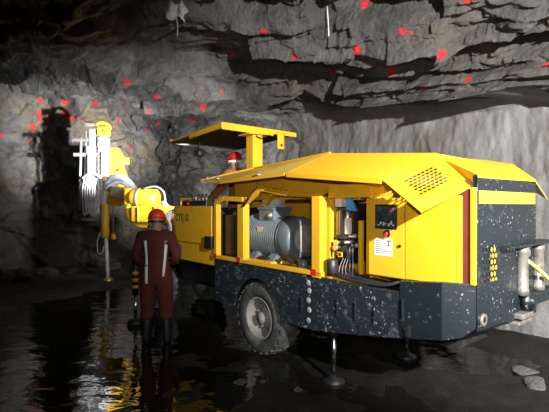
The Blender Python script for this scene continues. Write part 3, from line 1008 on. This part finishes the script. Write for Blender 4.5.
MB().slab([N((2.0, .10, 2.79)), N((2.3, .10, 2.79)), N((2.3, -.32, 2.81)), N((2.0, -.32, 2.81))], .02, (0, 0, 1)).build('post_bracket', 'yellow', cn, .004)
m = MB().box(-.12, -.10, -.36, -.50, .80, 1.06).box(-.12, -.02, -.47, -.50, .80, 1.06)
hk = m.build('hook_plate', 'yellow', cn, .004)
MB().lathe([(.022, 0), (.022, .004)], (-.122, -.43, .86), (-1, 0, 0), 12).build('hook_hole', 'black', hk)
MB().tube([N((2.05, -.05, 2.76)), N((2.03, -.12, 2.73)), N((2.03, -.22, 2.76)), N((2.05, -.3, 2.82))], .009, 6).build('cable', 'hose', cn)
MB().bar(N((3.10, .30, 2.57)), N((3.10, .30, 2.84)), .02, .03).build('lamp_bracket', 'black', cn)
lm = MB().lathe([(.03, -.08), (.07, -.06), (.075, .04), (.07, .05)], N((3.10, .30, 2.57)), (.95, .1, -.05), 16).build('work_lamp', 'black', cn)
MB().lathe([(.066, .048), (.06, .054)], N((3.10, .30, 2.57)), (.95, .1, -.05), 16).build('lamp_lens', 'lens', lm)

# --- boom (authored in world directions, carried into the rig)
def W(X, Y, z):
    return W2L @ Vector((X, Y, z))


bo = empty('boom', (3.6, 0, 1.5)); bo.parent = rig
oB = Vector((3.6, 0, 1.5))
G = lambda X, Y, z: W(X, Y, z) - oB
m = MB().bar(Vector((3.3, 0, 1.40)) - oB, G(-2.15, 8.0, 1.60), .28, .30)
m.build('boom_base', 'yellow', bo, .02)
m = MB().lathe([(.10, -.04), (.175, -.02), (.185, .0), (.185, .46), (.17, .50), (.10, .52)], G(-2.72, 8.36, 1.885), G(-2.2, 8.22, 1.855) - G(-2.72, 8.36, 1.885), 28)
m.build('rotary_actuator', 'yellow_clean', bo)
m = MB().lathe([(.190, .10), (.198, .11), (.198, .15), (.190, .16)], G(-2.72, 8.36, 1.885), G(-2.2, 8.22, 1.855) - G(-2.72, 8.36, 1.885), 28, cap=False)
m.build('actuator_band', 'steel', bo)
MB().bar(G(-2.66, 8.25, 1.57), G(-1.95, 8.05, 1.55), .34, .30).build('boom_head', 'yellow_clean', bo, .025)
for X in (-2.55, -2.38, -2.22):
    MB().bar(G(X, 8.02, 1.42), G(X, 8.02, 1.70), .03, .05).build('head_rib', 'yellow', bo, .004)
MB().lathe([(.12, -.16), (.12, .16)], G(-2.83, 8.4, 1.90), G(-2.83, 8.4, 2.9) - G(-2.83, 8.4, 1.9), 24).build('knuckle', 'yellow_clean', bo, .01)
MB().tube([G(-2.78, 8.3, 1.78), G(-2.84, 8.28, 1.62), G(-2.76, 8.25, 1.46), G(-2.60, 8.2, 1.36), G(-2.38, 8.15, 1.34)], .045, 10).build('curved_guard', 'yellow_clean', bo)
MB().bar(G(-2.75, 8.4, 1.93), G(-3.52, 9.5, 2.05), .22, .24).build('boom_arm', 'yellow', bo, .02)
MB().tube([G(-2.5, 8.2, 2.05), G(-2.25, 8.12, 2.09), G(-2.08, 8.08, 1.98), G(-2.04, 8.05, 1.75)], .018, 8).build('hose', 'grey_hose', bo)
MB().tube([G(-2.10, 8.0, 1.70), G(-2.04, 7.9, 1.78), G(-1.9, 7.8, 1.62), G(-1.96, 7.75, 1.38)], .04, 8).build('hose', 'grey_hose', bo)
MB().tube([G(-3.72, 9.6, 2.20), G(-3.55, 9.45, 2.34), G(-3.25, 9.3, 2.30), G(-3.02, 9.2, 2.08), G(-2.95, 9.1, 1.98)], .085, 12, 7, wob=.07).build('corrugated_hose', 'grey_hose', bo)
MB().tube([G(-3.72, 9.5, 2.10), G(-3.5, 9.4, 2.22), G(-3.22, 9.25, 2.2), G(-3.0, 9.1, 1.95)], .05, 10, 7, wob=.08).build('corrugated_hose', 'grey_hose', bo)

# mast
ms = empty('drill_mast', tuple(W(-3.9, 9.86, 0))); ms.parent = rig
oM = W(-3.9, 9.86, 0)
Q = lambda X, Y, z: W(X, Y, z) - oM
def wb(mb, X0, X1, Y0, Y1, z0, z1):
    v = [Q(X, Y, z) for z in (z0, z1) for Y in (Y0, Y1) for X in (X0, X1)]
    return mb.add(v, [(0, 2, 3, 1), (4, 5, 7, 6), (0, 1, 5, 4), (2, 6, 7, 3), (0, 4, 6, 2), (1, 3, 7, 5)])


def wpart(name, mat, X0, X1, Y0, Y1, z0, z1, bev=.008):
    return wb(MB(), X0, X1, Y0, Y1, z0, z1).build(name, mat, ms, bev)


m = MB(); wb(m, -4.00, -3.86, 9.86, 9.98, 1.0, 3.38); wb(m, -4.05, -4.01, 9.84, 10.0, 1.55, 3.30); wb(m, -3.86, -3.82, 9.84, 10.0, 1.9, 3.30)
m.build('feed_beam', 'steel', ms, .006)
for i in range(9):
    z = 1.75 + .18 * i
    wpart('beam_clamp', 'steel', -4.03, -3.84, 9.82, 9.87, z, z + .05, .004)
MB().cyl(Q(-3.90, 9.80, 1.62), Q(-3.90, 9.80, 2.95), .055).build('feed_cylinder', 'white_hose', ms)
MB().lathe([(.03, 0), (.085, .03), (.095, .08), (.095, .72), (.07, .78)], Q(-3.86, 9.80, .98), (0, 0, 1), 20).build('stinger_barrel', 'yellow_clean', ms)
MB().cyl(Q(-3.80, 9.82, .03), Q(-3.845, 9.81, 1.02), .04).build('stinger_rod', 'rod_steel', ms)
MB().lathe([(.05, .10), (.10, .05), (.11, -.02)], Q(-3.80, 9.82, 0), (0, 0, 1), 18).build('stinger_foot', 'brass', ms)
MB().cyl(Q(-3.68, 9.83, 1.08), Q(-3.70, 9.83, 1.75), .022).build('side_rod', 'steel', ms)
MB().lathe([(.03, 0), (.065, .02), (.06, .1), (.03, .17)], Q(-3.67, 9.83, .95), (.1, 0, 1), 16).build('rod_knob', 'yellow_clean', ms)
m = MB(); wb(m, -4.05, -3.82, 9.82, 10.02, 3.34, 3.53)
hb = m.build('head_bracket', 'yellow_clean', ms, .012)
MB().lathe([(.028, 0), (.028, .006)], Q(-3.92, 9.818, 3.45), tuple(Q(0, 0, 0) - Q(0, 1, 0)), 10).build('bracket_hole', 'black', hb)
MB().tube([Q(-4.10, 9.9, 3.58), Q(-4.02, 9.9, 3.63), Q(-3.90, 9.9, 3.62), Q(-3.80, 9.9, 3.55), Q(-3.78, 9.9, 3.48)], .035, 8).build('hose_guide', 'yellow_clean', hb)
wpart('hose_clip', 'silver', -4.36, -4.08, 9.9, 10.0, 3.55, 3.63)
# drill steel in front of the beam, its centralisers and the rock drill
MB().cyl(Q(-4.50, 9.92, 1.62), Q(-4.46, 9.92, 3.30), .03).build('drill_rod', 'steel', ms)
MB().cyl(Q(-4.38, 9.95, 1.75), Q(-4.36, 9.95, 3.45), .025).build('drill_rod', 'steel', ms)
wpart('centraliser', 'silver', -4.66, -4.24, 9.88, 9.98, 3.20, 3.27)
wpart('centraliser', 'steel', -4.62, -4.05, 9.86, 9.98, 2.86, 2.94)
m = MB(); wb(m, -4.32, -4.10, 9.84, 10.02, 2.05, 3.10); wb(m, -4.28, -4.14, 9.80, 9.86, 2.3, 2.9); wb(m, -4.26, -4.12, 9.86, 10.0, 3.1, 3.5)
m.build('rock_drill', 'steel', ms, .02)
m = MB()
for i in range(6):
    X = -4.33 + .055 * i
    m.tube([Q(X, 9.80, 2.35), Q(X - .01, 9.72, 2.10), Q(X + .01, 9.70, 1.75), Q(X + .02, 9.74, 1.50 + .03 * (i % 3)), Q(X + .05, 9.82, 1.75), Q(X + .05, 9.86, 2.1)], .016, 7)
m.build('hose_loop', 'white_hose', ms)
MB().tube([Q(-4.38, 9.8, 2.35), Q(-4.2, 9.74, 2.44), Q(-4.0, 9.72, 2.42), Q(-3.84, 9.75, 2.25)], .03, 8).build('hose_loop', 'white_hose', ms)
wpart('loop_bracket', 'steel', -4.40, -4.12, 9.78, 9.9, 1.38, 1.44)
MB().tube([Q(-3.98, 9.82, 1.12), Q(-4.05, 9.82, .9), Q(-4.03, 9.82, .66), Q(-3.94, 9.82, .64), Q(-3.90, 9.82, .8)], .012, 6).build('hose_loop', 'white_hose', ms)
# cradle that carries the beam
pl = [(-3.84, 1.72), (-3.84, 3.06), (-3.62, 3.06), (-3.52, 2.88), (-3.50, 2.6), (-3.42, 2.38), (-3.30, 2.28), (-3.44, 1.98), (-3.46, 1.78), (-3.62, 1.72)]
v = [Q(x, 9.92, z) for x, z in pl] + [Q(x, 10.06, z) for x, z in pl]
kk = len(pl)
cd = MB().add(v, [tuple(range(kk)), tuple(range(2 * kk - 1, kk - 1, -1))] + [(i, (i + 1) % kk, (i + 1) % kk + kk, i + kk) for i in range(kk)]).build('cradle', 'yellow_clean', ms, .012)
m = MB(); wb(m, -3.52, -3.38, 9.9, 10.02, 2.68, 2.84); m.build('cradle_lug', 'yellow_clean', cd, .008)
for z in (2.55, 2.35):
    MB().lathe([(.03, 0), (.03, .02)], Q(-3.62, 9.92, z), tuple(Q(0, 0, 0) - Q(0, 1, 0)), 10).build('cradle_bolt', 'black', cd)

# ------------------------------------------------------------------ people
def skin_mesh(pts, edges, radii, root=0, sub=2):
    me = bpy.data.meshes.new('tmp')
    me.from_pydata([tuple(p) for p in pts], edges, [])
    o = bpy.data.objects.new('tmp', me); COL.objects.link(o)
    mod = o.modifiers.new('s', 'SKIN'); mod.use_smooth_shade = True
    sv = me.skin_vertices[0].data
    for i, r in enumerate(radii):
        sv[i].radius = (r, r) if isinstance(r, (int, float)) else r
        sv[i].use_root = (i == root)
    if sub:
        s = o.modifiers.new('d', 'SUBSURF'); s.levels = sub; s.render_levels = sub
    bpy.context.view_layer.update()
    dg = bpy.context.evaluated_depsgraph_get()
    out = bpy.data.meshes.new_from_object(o.evaluated_get(dg))
    bpy.data.objects.remove(o)
    V = [v.co.copy() for v in out.vertices]
    Fc = [tuple(p.vertices) for p in out.polygons]
    return V, Fc


class Skel:
    def __init__(s):
        s.p, s.e, s.r, s.n = [], [], [], {}

    def chain(s, start, items):
        """items: (name, point, radius); start: name of an existing joint or None"""
        prev = s.n[start] if start else None
        for nm, p, r in items:
            i = len(s.p)
            s.p.append(Vector(p)); s.r.append(r); s.n[nm] = i
            if prev is not None:
                s.e.append((prev, i))
            prev = i
        return s

    def mesh(s, sub=2):
        return skin_mesh(s.p, s.e, s.r, 0, sub)


def head_mesh(c, fwd, r=.098):
    """head with brow, nose, lips, chin and ears; c = centre of the skull, fwd = facing direction"""
    f = Vector(fwd).normalized(); up = Vector((0, 0, 1)); rt = f.cross(up).normalized(); up = rt.cross(f)
    V, Fc = [], []
    NU, NV = 32, 24
    for j in range(NV + 1):
        ph = PI * j / NV
        for i in range(NU):
            th = 2 * PI * i / NU
            x = math.sin(ph) * math.cos(th); y = math.sin(ph) * math.sin(th); z = math.cos(ph)   # x forward, y right
            sx, sy, sz = 1.0, .80, 1.22
            if z < 0:                       # jaw narrows
                sy *= 1 - .28 * (-z); sx *= 1 - .10 * (-z)
            X, Y, Z = x * sx, y * sy, z * sz
            if x > 0:
                X += .20 * math.exp(-(Y / .13) ** 2 - ((Z + .22) / .16) ** 2)       # nose
                X += .05 * math.exp(-(Y / .3) ** 2 - ((Z + .62) / .09) ** 2)        # lips
                X += .10 * math.exp(-(Y / .3) ** 2 - ((Z + .98) / .16) ** 2)        # chin
                X -= .08 * sum(math.exp(-((Y - q) / .14) ** 2 - ((Z - .02) / .12) ** 2) for q in (-.32, .32))
                X += .05 * math.exp(-(Y / .5) ** 2 - ((Z - .22) / .10) ** 2)
            X2 = Vector(c) + f * (X * r) + rt * (Y * r) + up * (Z * r)
            V.append(X2)
    for j in range(NV):
        for i in range(NU):
            Fc.append((j * NU + i, j * NU + (i + 1) % NU, (j + 1) * NU + (i + 1) % NU, (j + 1) * NU + i))
    for sd in (-1, 1):                      # ears
        b = len(V)
        o = Vector(c) + rt * (sd * .80 * r) - f * (.08 * r) - up * (.15 * r)
        for k in range(10):
            a = 2 * PI * k / 10
            V.append(o + f * (math.cos(a) * .16 * r) + up * (math.sin(a) * .32 * r) + rt * (sd * .03 * r))
            V.append(o + f * (math.cos(a) * .20 * r - .06 * r) + up * (math.sin(a) * .36 * r) + rt * (sd * .16 * r))
        for k in range(10):
            q = (k + 1) % 10
            Fc.append((b + 2 * k, b + 2 * q, b + 2 * q + 1, b + 2 * k + 1))
        Fc.append(tuple(b + 2 * k + 1 for k in range(10)))
    return V, Fc


def helmet(name, c, fwd, mat, parent, off, r=.125):
    """hard hat: ribbed dome, brim longer in front, pale harness band below"""
    f = Vector(fwd).normalized(); up = Vector((0, 0, 1)); rt = f.cross(up).normalized()
    V, Fc = [], []
    NU, NV = 40, 12
    for j in range(NV + 3):
        for i in range(NU):
            th = 2 * PI * i / NU
            cx, sy = math.cos(th), math.sin(th)
            if j <= NV:
                ph = PI / 2 * j / NV
                rr, zz_ = math.sin(ph) ** .85, math.cos(ph)
                ridge = 1 + .045 * math.exp(-(sy * rr / .16) ** 2) * (1 - .5 * rr)
                q = Vector((rr * cx * 1.08, rr * sy * .92, zz_ * .98 * ridge))
            elif j == NV + 1:
                k = 1.14 + .16 * max(0, cx) ** 3
                q = Vector((cx * k, sy * 1.04, -.06 - .05 * max(0, cx)))
            else:
                q = Vector((cx * 1.03, sy * .88, -.07))
            V.append(Vector(c) + f * q.x * r + rt * q.y * r + up * q.z * r - off)
    for j in range(NV + 2):
        for i in range(NU):
            Fc.append((j * NU + i, j * NU + (i + 1) % NU, (j + 1) * NU + (i + 1) % NU, (j + 1) * NU + i))
    h = MB().add(V, Fc, True).build(name, mat, parent)
    m = MB().lathe([(.93 * r, -.03), (.95 * r, 0)], Vector(c) - off - up * .025, up, 28, cap=False)
    m.build('harness_band', 'reflect' if mat == 'helmet_dark' else 'black', h)
    return h


def hand(sk, wrist, palm, dirf, side, curl):
    """palm with four unequal fingers and a thumb; dirf: finger direction, side: towards the thumb, curl: bend direction"""
    d = Vector(dirf).normalized(); t = Vector(side).normalized(); c = Vector(curl).normalized()
    w = sk.p[sk.n[wrist]]
    p0 = w + d * .045
    pre = wrist + '_'
    sk.chain(wrist, [(pre + 'palm', p0, .030), (pre + 'palm2', p0 + d * .04, .032)])
    for i, (off, ln) in enumerate(((.026, .072), (.009, .080), (-.009, .074), (-.026, .058))):
        b = p0 + d * .055 + t * off
        k1 = b + d * ln * .45 + c * ln * .10
        k2 = k1 + d * ln * .30 + c * ln * .25
        k3 = k2 + d * ln * .10 + c * ln * .28
        sk.chain(pre + 'palm2', [(pre + 'f%da' % i, b, .0100), (pre + 'f%db' % i, k1, .0092), (pre + 'f%dc' % i, k2, .0085), (pre + 'f%dd' % i, k3, .0075)])
    b = p0 + t * .032
    sk.chain(pre + 'palm', [(pre + 'ta', b, .012), (pre + 'tb', b + t * .022 + d * .032 + c * .012, .0105), (pre + 'tc', b + t * .026 + d * .060 + c * .024, .009)])


def person(name, base, fwd, J, label, cloth, hat, hat_mat, head_fwd, gloves=False):
    """J: joint positions in a frame x = right, y = forward, z = up, from the base point"""
    f = Vector(fwd).normalized(); rt = f.cross(Vector((0, 0, 1))).normalized()
    b = Vector(base)
    root = empty(name, b)
    T = lambda p: rt * p[0] + f * p[1] + Vector((0, 0, p[2]))
    hf = rt * head_fwd[0] + f * head_fwd[1] + Vector((0, 0, head_fwd[2]))
    # body
    sk = Skel()
    g = lambda n: T(J[n])
    sk.chain(None, [('pelvis', g('pelvis'), (.125, .10)), ('waist', g('waist'), (.125, .10)), ('chest', g('chest'), (.145, .11)),
                    ('collar', g('collar'), (.09, .075)), ('neck', g('neck'), .056), ('skull', g('skull') - Vector((0, 0, .03)), .07)])
    for s_ in 'lr':
        sk.chain('collar', [('sh' + s_, g('sh' + s_), .058), ('el' + s_, g('el' + s_), .043), ('wr' + s_, g('wr' + s_), .030)])
        hd_ = J['hand' + s_]
        hand(sk, 'wr' + s_, None, T(hd_[0]), T(hd_[1]), T(hd_[2]))
        sk.chain('pelvis', [('hip' + s_, g('hip' + s_), .085), ('kn' + s_, g('kn' + s_), .058), ('an' + s_, g('an' + s_), .042)])
    V, Fc = sk.mesh(1)
    hv, hfac = head_mesh(g('skull'), hf)
    m = MB().add(V, Fc, True).add(hv, hfac, True)
    m.build('body', 'glove' if gloves else 'skin', root)
    # coverall: looser, with sleeves to the wrist, legs to the boot and a collar
    ck = Skel()
    mid = lambda a, b_, t: g(a).lerp(g(b_), t)
    fold = Vector((0, 0, .0))
    ck.chain(None, [('pelvis', g('pelvis'), (.185, .15)), ('waist', g('waist'), (.165, .135)), ('ribs', mid('waist', 'chest', .5), (.18, .14)), ('chest', g('chest'), (.185, .145)),
                    ('collar', g('collar') + Vector((0, 0, -.01)), (.12, .10)), ('nk', g('neck') + Vector((0, 0, -.015)), .072)])
    for s_ in 'lr':
        ck.chain('collar', [('sh' + s_, g('sh' + s_), .085), ('ua' + s_, mid('sh' + s_, 'el' + s_, .5), .078), ('el' + s_, g('el' + s_), .066),
                            ('fa' + s_, mid('el' + s_, 'wr' + s_, .5), .064), ('wr' + s_, mid('el' + s_, 'wr' + s_, .97), .048)])
        ck.chain('pelvis', [('hip' + s_, g('hip' + s_), .135), ('th' + s_, mid('hip' + s_, 'kn' + s_, .5), .118), ('kn' + s_, g('kn' + s_), .102),
                            ('ca' + s_, mid('kn' + s_, 'an' + s_, .25), .098), ('an' + s_, mid('kn' + s_, 'an' + s_, .45), .088)])
    V, Fc = ck.mesh(2)
    for v in V:                             # creases in the cloth
        n = fbm(np.array([v.x * 9]), np.array([v.y * 9]), np.array([v.z * 6]), 5, 3)[0]
        v += Vector((v.x - g('waist').x, v.y - g('waist').y, 0)).normalized() * .010 * n
    cov = MB().add(V, Fc, True).build('coverall', cloth, root)
    for s_ in 'lr':
        a = g('an' + s_)
        toe = f * .19
        bk = skin_mesh([a.lerp(g('kn' + s_), .80), a.lerp(g('kn' + s_), .3), a + Vector((0, 0, .02)), Vector((a.x, a.y, .055)) - f * .02, Vector((a.x, a.y, .05)) + toe * .55, Vector((a.x, a.y, .045)) + toe],
                       [(0, 1), (1, 2), (2, 3), (3, 4), (4, 5)], [.072, .07, .06, .052, .048, .042], 0, 2)
        m = MB().add(*bk, True)
        mz = min(v[2] for v in m.v)
        m.v = [(x, y, max(z, .0) if z < .02 else z) for x, y, z in m.v]
        m.build('boot', 'boot', root)
    helmet('helmet', g('skull') + b + Vector((0, 0, .035)), hf, hat_mat, root, b)
    tag(root, label, 'person')
    return root, cov, T


def tape(cov, T, pts, width, name='reflective_strip'):
    """strip of tape laid on the back of the coverall; pts: (x, z); found on the cloth from behind"""
    tree = bvh_of(cov)
    d = T((0, 1, 0))
    L, R = [], []
    for x, z in pts:
        for lst, dx in ((L, -width / 2), (R, width / 2)):
            o = T((x + dx, -1, z))
            h = tree.ray_cast(o, d)
            lst.append((h[0] if h[0] is not None else o + d * .85) - d * .006)
    k = len(pts)
    v = L + R + [p + d * .004 for p in L] + [p + d * .004 for p in R]
    f = []
    for i in range(k - 1):
        f += [(i, i + 1, k + i + 1, k + i), (2 * k + i, 3 * k + i, 3 * k + i + 1, 2 * k + i + 1), (i, 2 * k + i, 2 * k + i + 1, i + 1), (k + i, k + i + 1, 3 * k + i + 1, 3 * k + i)]
    f += [(0, k, 3 * k, 2 * k), (k - 1, 3 * k - 1, 4 * k - 1, 2 * k - 1)]
    MB().add(v, f, True).build(name, 'reflect', cov)


# the man standing with his back to us beside the rig
J1 = dict(pelvis=(0, 0, .93), waist=(0, .01, 1.08), chest=(0, .0, 1.30), collar=(0, .0, 1.44), neck=(0, .02, 1.51), skull=(0, .05, 1.615),
          shl=(-.19, 0, 1.41), ell=(-.27, .03, 1.13), wrl=(-.16, .22, 1.02), shr=(.19, 0, 1.41), elr=(.265, .04, 1.13), wrr=(.14, .23, 1.03),
          handl=((.8, .55, -.1), (0, .2, 1), (.2, .5, -.6)), handr=((-.8, .55, -.1), (0, .2, 1), (-.2, .5, -.6)),
          hipl=(-.10, 0, .86), knl=(-.115, .03, .49), anl=(-.13, -.01, .10), hipr=(.10, 0, .86), knr=(.12, .02, .49), anr=(.14, -.02, .10))
gz = ground(-1.565, 5.6)
pa, cova, Ta = person('person', (-1.54, 5.6, max(gz, WATER) - .04), (-.10, 1, 0), J1,
                      'person in rust red coverall with silver back strips and red helmet, standing seen from behind', 'coverall', 'helmet', 'helmet', (-.1, 1, -.15))
tape(cova, Ta, [(-.115 + .012 * t / 10, 1.37 - .05 * t) for t in range(12)], .035)
tape(cova, Ta, [(.142 - .035 * t / 9, 1.36 - .05 * t) for t in range(10)], .030)

# the operator on the platform, under the canopy, one arm over the side panel
fw = L2W.to_3x3() @ Vector((1, .12, 0))
pb0 = L2W @ Vector((2.78, -.26, .90))
J2 = dict(pelvis=(0, 0, .88), waist=(0, .02, 1.02), chest=(0, .05, 1.24), collar=(0, .07, 1.38), neck=(0, .09, 1.45), skull=(0, .11, 1.555),
          shr=(.19, .05, 1.34), elr=(.32, .20, 1.12), wrr=(.30, .42, .93), shl=(-.19, .07, 1.34), ell=(-.44, -.06, 1.10), wrl=(-.74, -.16, .90),
          handl=((-.55, -.05, -.75), (.2, .9, 0), (-.3, 0, -1)), handr=((0, 1, -.1), (-.7, 0, .5), (0, .3, -1)),
          hipl=(-.10, 0, .82), knl=(-.11, .05, .46), anl=(-.12, 0, .10), hipr=(.10, 0, .82), knr=(.12, .05, .46), anr=(.13, 0, .10))
pb, covb, Tb = person('person', pb0, fw, J2, 'person in brown coverall and crimson helmet under the canopy, arm over the yellow side panel',
                      'coverall_brown', 'helmet', 'helmet_dark', (-.25, 1, -.1))

# ------------------------------------------------------------------ loose things
def stone(name, loc, size, seed, mat='boulder', flat=.65):
    bm = bmesh.new()
    bmesh.ops.create_icosphere(bm, subdivisions=3, radius=1)
    c = np.array([v.co[:] for v in bm.verts])
    rg = np.random.RandomState(seed)
    for _ in range(13):                     # flat broken faces
        n = rg.normal(size=3); n /= np.linalg.norm(n)
        h = rg.uniform(.55, .9)
        d = c @ n
        c = c - np.outer(np.clip(d - h, 0, None), n)
    c = c * (1 + .06 * fbm(c[:, 0] * 2, c[:, 1] * 2, c[:, 2] * 2 + seed, seed, 3))[:, None]
    sx, sy = rg.uniform(.8, 1.25, 2)
    c = c * np.array([sx, sy, flat]) * size
    c[:, 2] -= c[:, 2].min() * .62
    for v, q in zip(bm.verts, c):
        v.co = q
    me = bpy.data.meshes.new(name); bm.to_mesh(me); bm.free()
    me.materials.append(MAT[mat])
    o = bpy.data.objects.new(name, me); COL.objects.link(o)
    x, y = loc
    o.location = (x, y, float(floor_z(np.array([x], float), np.array([y], float))[0]) - .01)
    o.rotation_euler = (0, 0, rg.uniform(0, 6))
    return o


rg = random.Random(21)
for i in range(18):
    v = 1.0 + 4.6 * i / 17 + rg.uniform(-.05, .05)
    u = 11.75 - (.62 if i % 2 else 0) + rg.uniform(-.1, .1)
    p = uv(u, v, 0)
    o = stone('rubble_rock', (p.x, p.y), rg.choice((.13, .16, .19, .22)), 100 + i)
    tag(o, 'grey broken rock lying in the rubble along the foot of the far rock face', 'rock', 'rocks at the foot of the face')
o = stone('stone', (2.52, 4.15), .15, 5, 'pale_stone', flat=.32); tag(o, 'flat pale stone in the mud in front of the rear cylinders, nearer of two', 'rock')
o = stone('stone', (2.66, 4.52), .14, 9, 'pale_stone', flat=.3); tag(o, 'grey stone on the mud just behind the flat pale stone at the right edge', 'rock')
o = stone('stone', (-.34, 4.30), .075, 8, flat=.5); tag(o, 'small grey stone on the mud in front of the big tyre', 'rock')
o = stone('stone', (.22, 4.12), .06, 12, flat=.4); tag(o, 'small stone on the mud between the big tyre and the steel jack', 'rock')

# torn plastic hanging from the roof and a loose wire
def roof_hit(origin, d):
    best = None
    for o in (ceiling, wall_right, wall_far):
        h = bvh_of(o).ray_cast(Vector(origin), Vector(d).normalized())
        if h[0] is not None and (best is None or h[3] < best[1]):
            best = (h[0], h[3])
    return best[0]


hp = roof_hit((0, 0, EYE), (-.228, 1, .466))
rag = empty('plastic_scrap', hp)
m = MB()
N_ = 9
pts = []
for j in range(N_):
    for i in range(N_):
        a, b_ = i / (N_ - 1) - .5, j / (N_ - 1) - .5
        wd = .36 - .16 * abs(b_) + .05 * math.sin(9 * b_)
        pts.append((a * wd + .05 * b_, -.05 - .05 * math.sin(5 * a + 7 * b_) + .05 * math.cos(11 * a), b_ * .28 + .05 * math.sin(8 * a) - .10))
k2 = len(pts)
pts += [(x, y + .006, z) for x, y, z in pts]
fs = []
for j in range(N_ - 1):
    for i in range(N_ - 1):
        q = j * N_ + i
        fs += [(q, q + 1, q + N_ + 1, q + N_), (k2 + q, k2 + q + N_, k2 + q + N_ + 1, k2 + q + 1)]
MB().add(pts, fs).build('sheet', 'rag', rag)
MB().tube([(.0, -.04, -.2), (.03, -.05, -.35), (.02, -.04, -.52)], .008, 6).build('cord', 'rag', rag)
tag(rag, 'crumpled scrap of pale plastic hanging from the dark roof', 'plastic scrap')
hp = roof_hit((0, 0, EYE), (.123, 1, .45))
wr = MB().tube([hp + Vector(p) for p in ((.0, .05, .15), (-.01, -.08, .0), (.0, -.10, -.18), (.01, -.10, -.40))], .008, 6).build('wire', 'white_hose')
tag(wr, 'thin pale wire hanging down from the layered rock roof', 'wire')

# ------------------------------------------------------------------ camera and light
cam = bpy.data.cameras.new('camera')
cam.sensor_width = 36
cam.lens = 430 / 549 * 36
cam.clip_start = .05
camo = bpy.data.objects.new('camera', cam)
COL.objects.link(camo)
camo.location = (0, 0, EYE)
camo.rotation_euler = (PI / 2, 0, 0)
S.camera = camo


def spot(name, loc, target, power, angle, blend=.4, size=.08, col=(1, 1, 1)):
    l = bpy.data.lights.new(name, 'SPOT')
    l.energy = power; l.spot_size = math.radians(angle); l.spot_blend = blend
    l.shadow_soft_size = size; l.color = col
    o = bpy.data.objects.new(name, l)
    COL.objects.link(o)
    o.location = loc
    d = Vector(target) - Vector(loc)
    o.rotation_euler = d.to_track_quat('-Z', 'Y').to_euler()
    return o


spot('vehicle_headlamp', (2.5, -.9, 3.3), (3.35, 5.2, 2.75), 5500, 84, .55, .06, (1, .98, .95))
spot('cap_lamp', (.05, -.15, 1.95), (.6, 4, 1.6), 380, 80, .9, .03, (1, .98, .95))
_lamp = L2W @ Vector((3.22, .30, 2.56))
spot('canopy_work_lamp', _lamp, _lamp + Vector((-3.6, 4.6, .95)), 6500, 42, .9, .05, (.97, .98, 1))

spot('boom_fill', L2W @ Vector((3.35, .45, 2.0)), L2W @ Vector((7.6, -1.6, 3.2)), 900, 112, .8, .05, (.97, .98, 1))  # added fill light on the boom and the rock face, without a lamp body

w = bpy.data.worlds.new('world')
S.world = w
w.use_nodes = True
w.node_tree.nodes['Background'].inputs['Color'].default_value = (.5, .55, .6, 1)
w.node_tree.nodes['Background'].inputs['Strength'].default_value = .004
S.view_settings.view_transform = 'Standard'
S.view_settings.look = 'None'
S.view_settings.gamma = 1
S.view_settings.exposure = 0
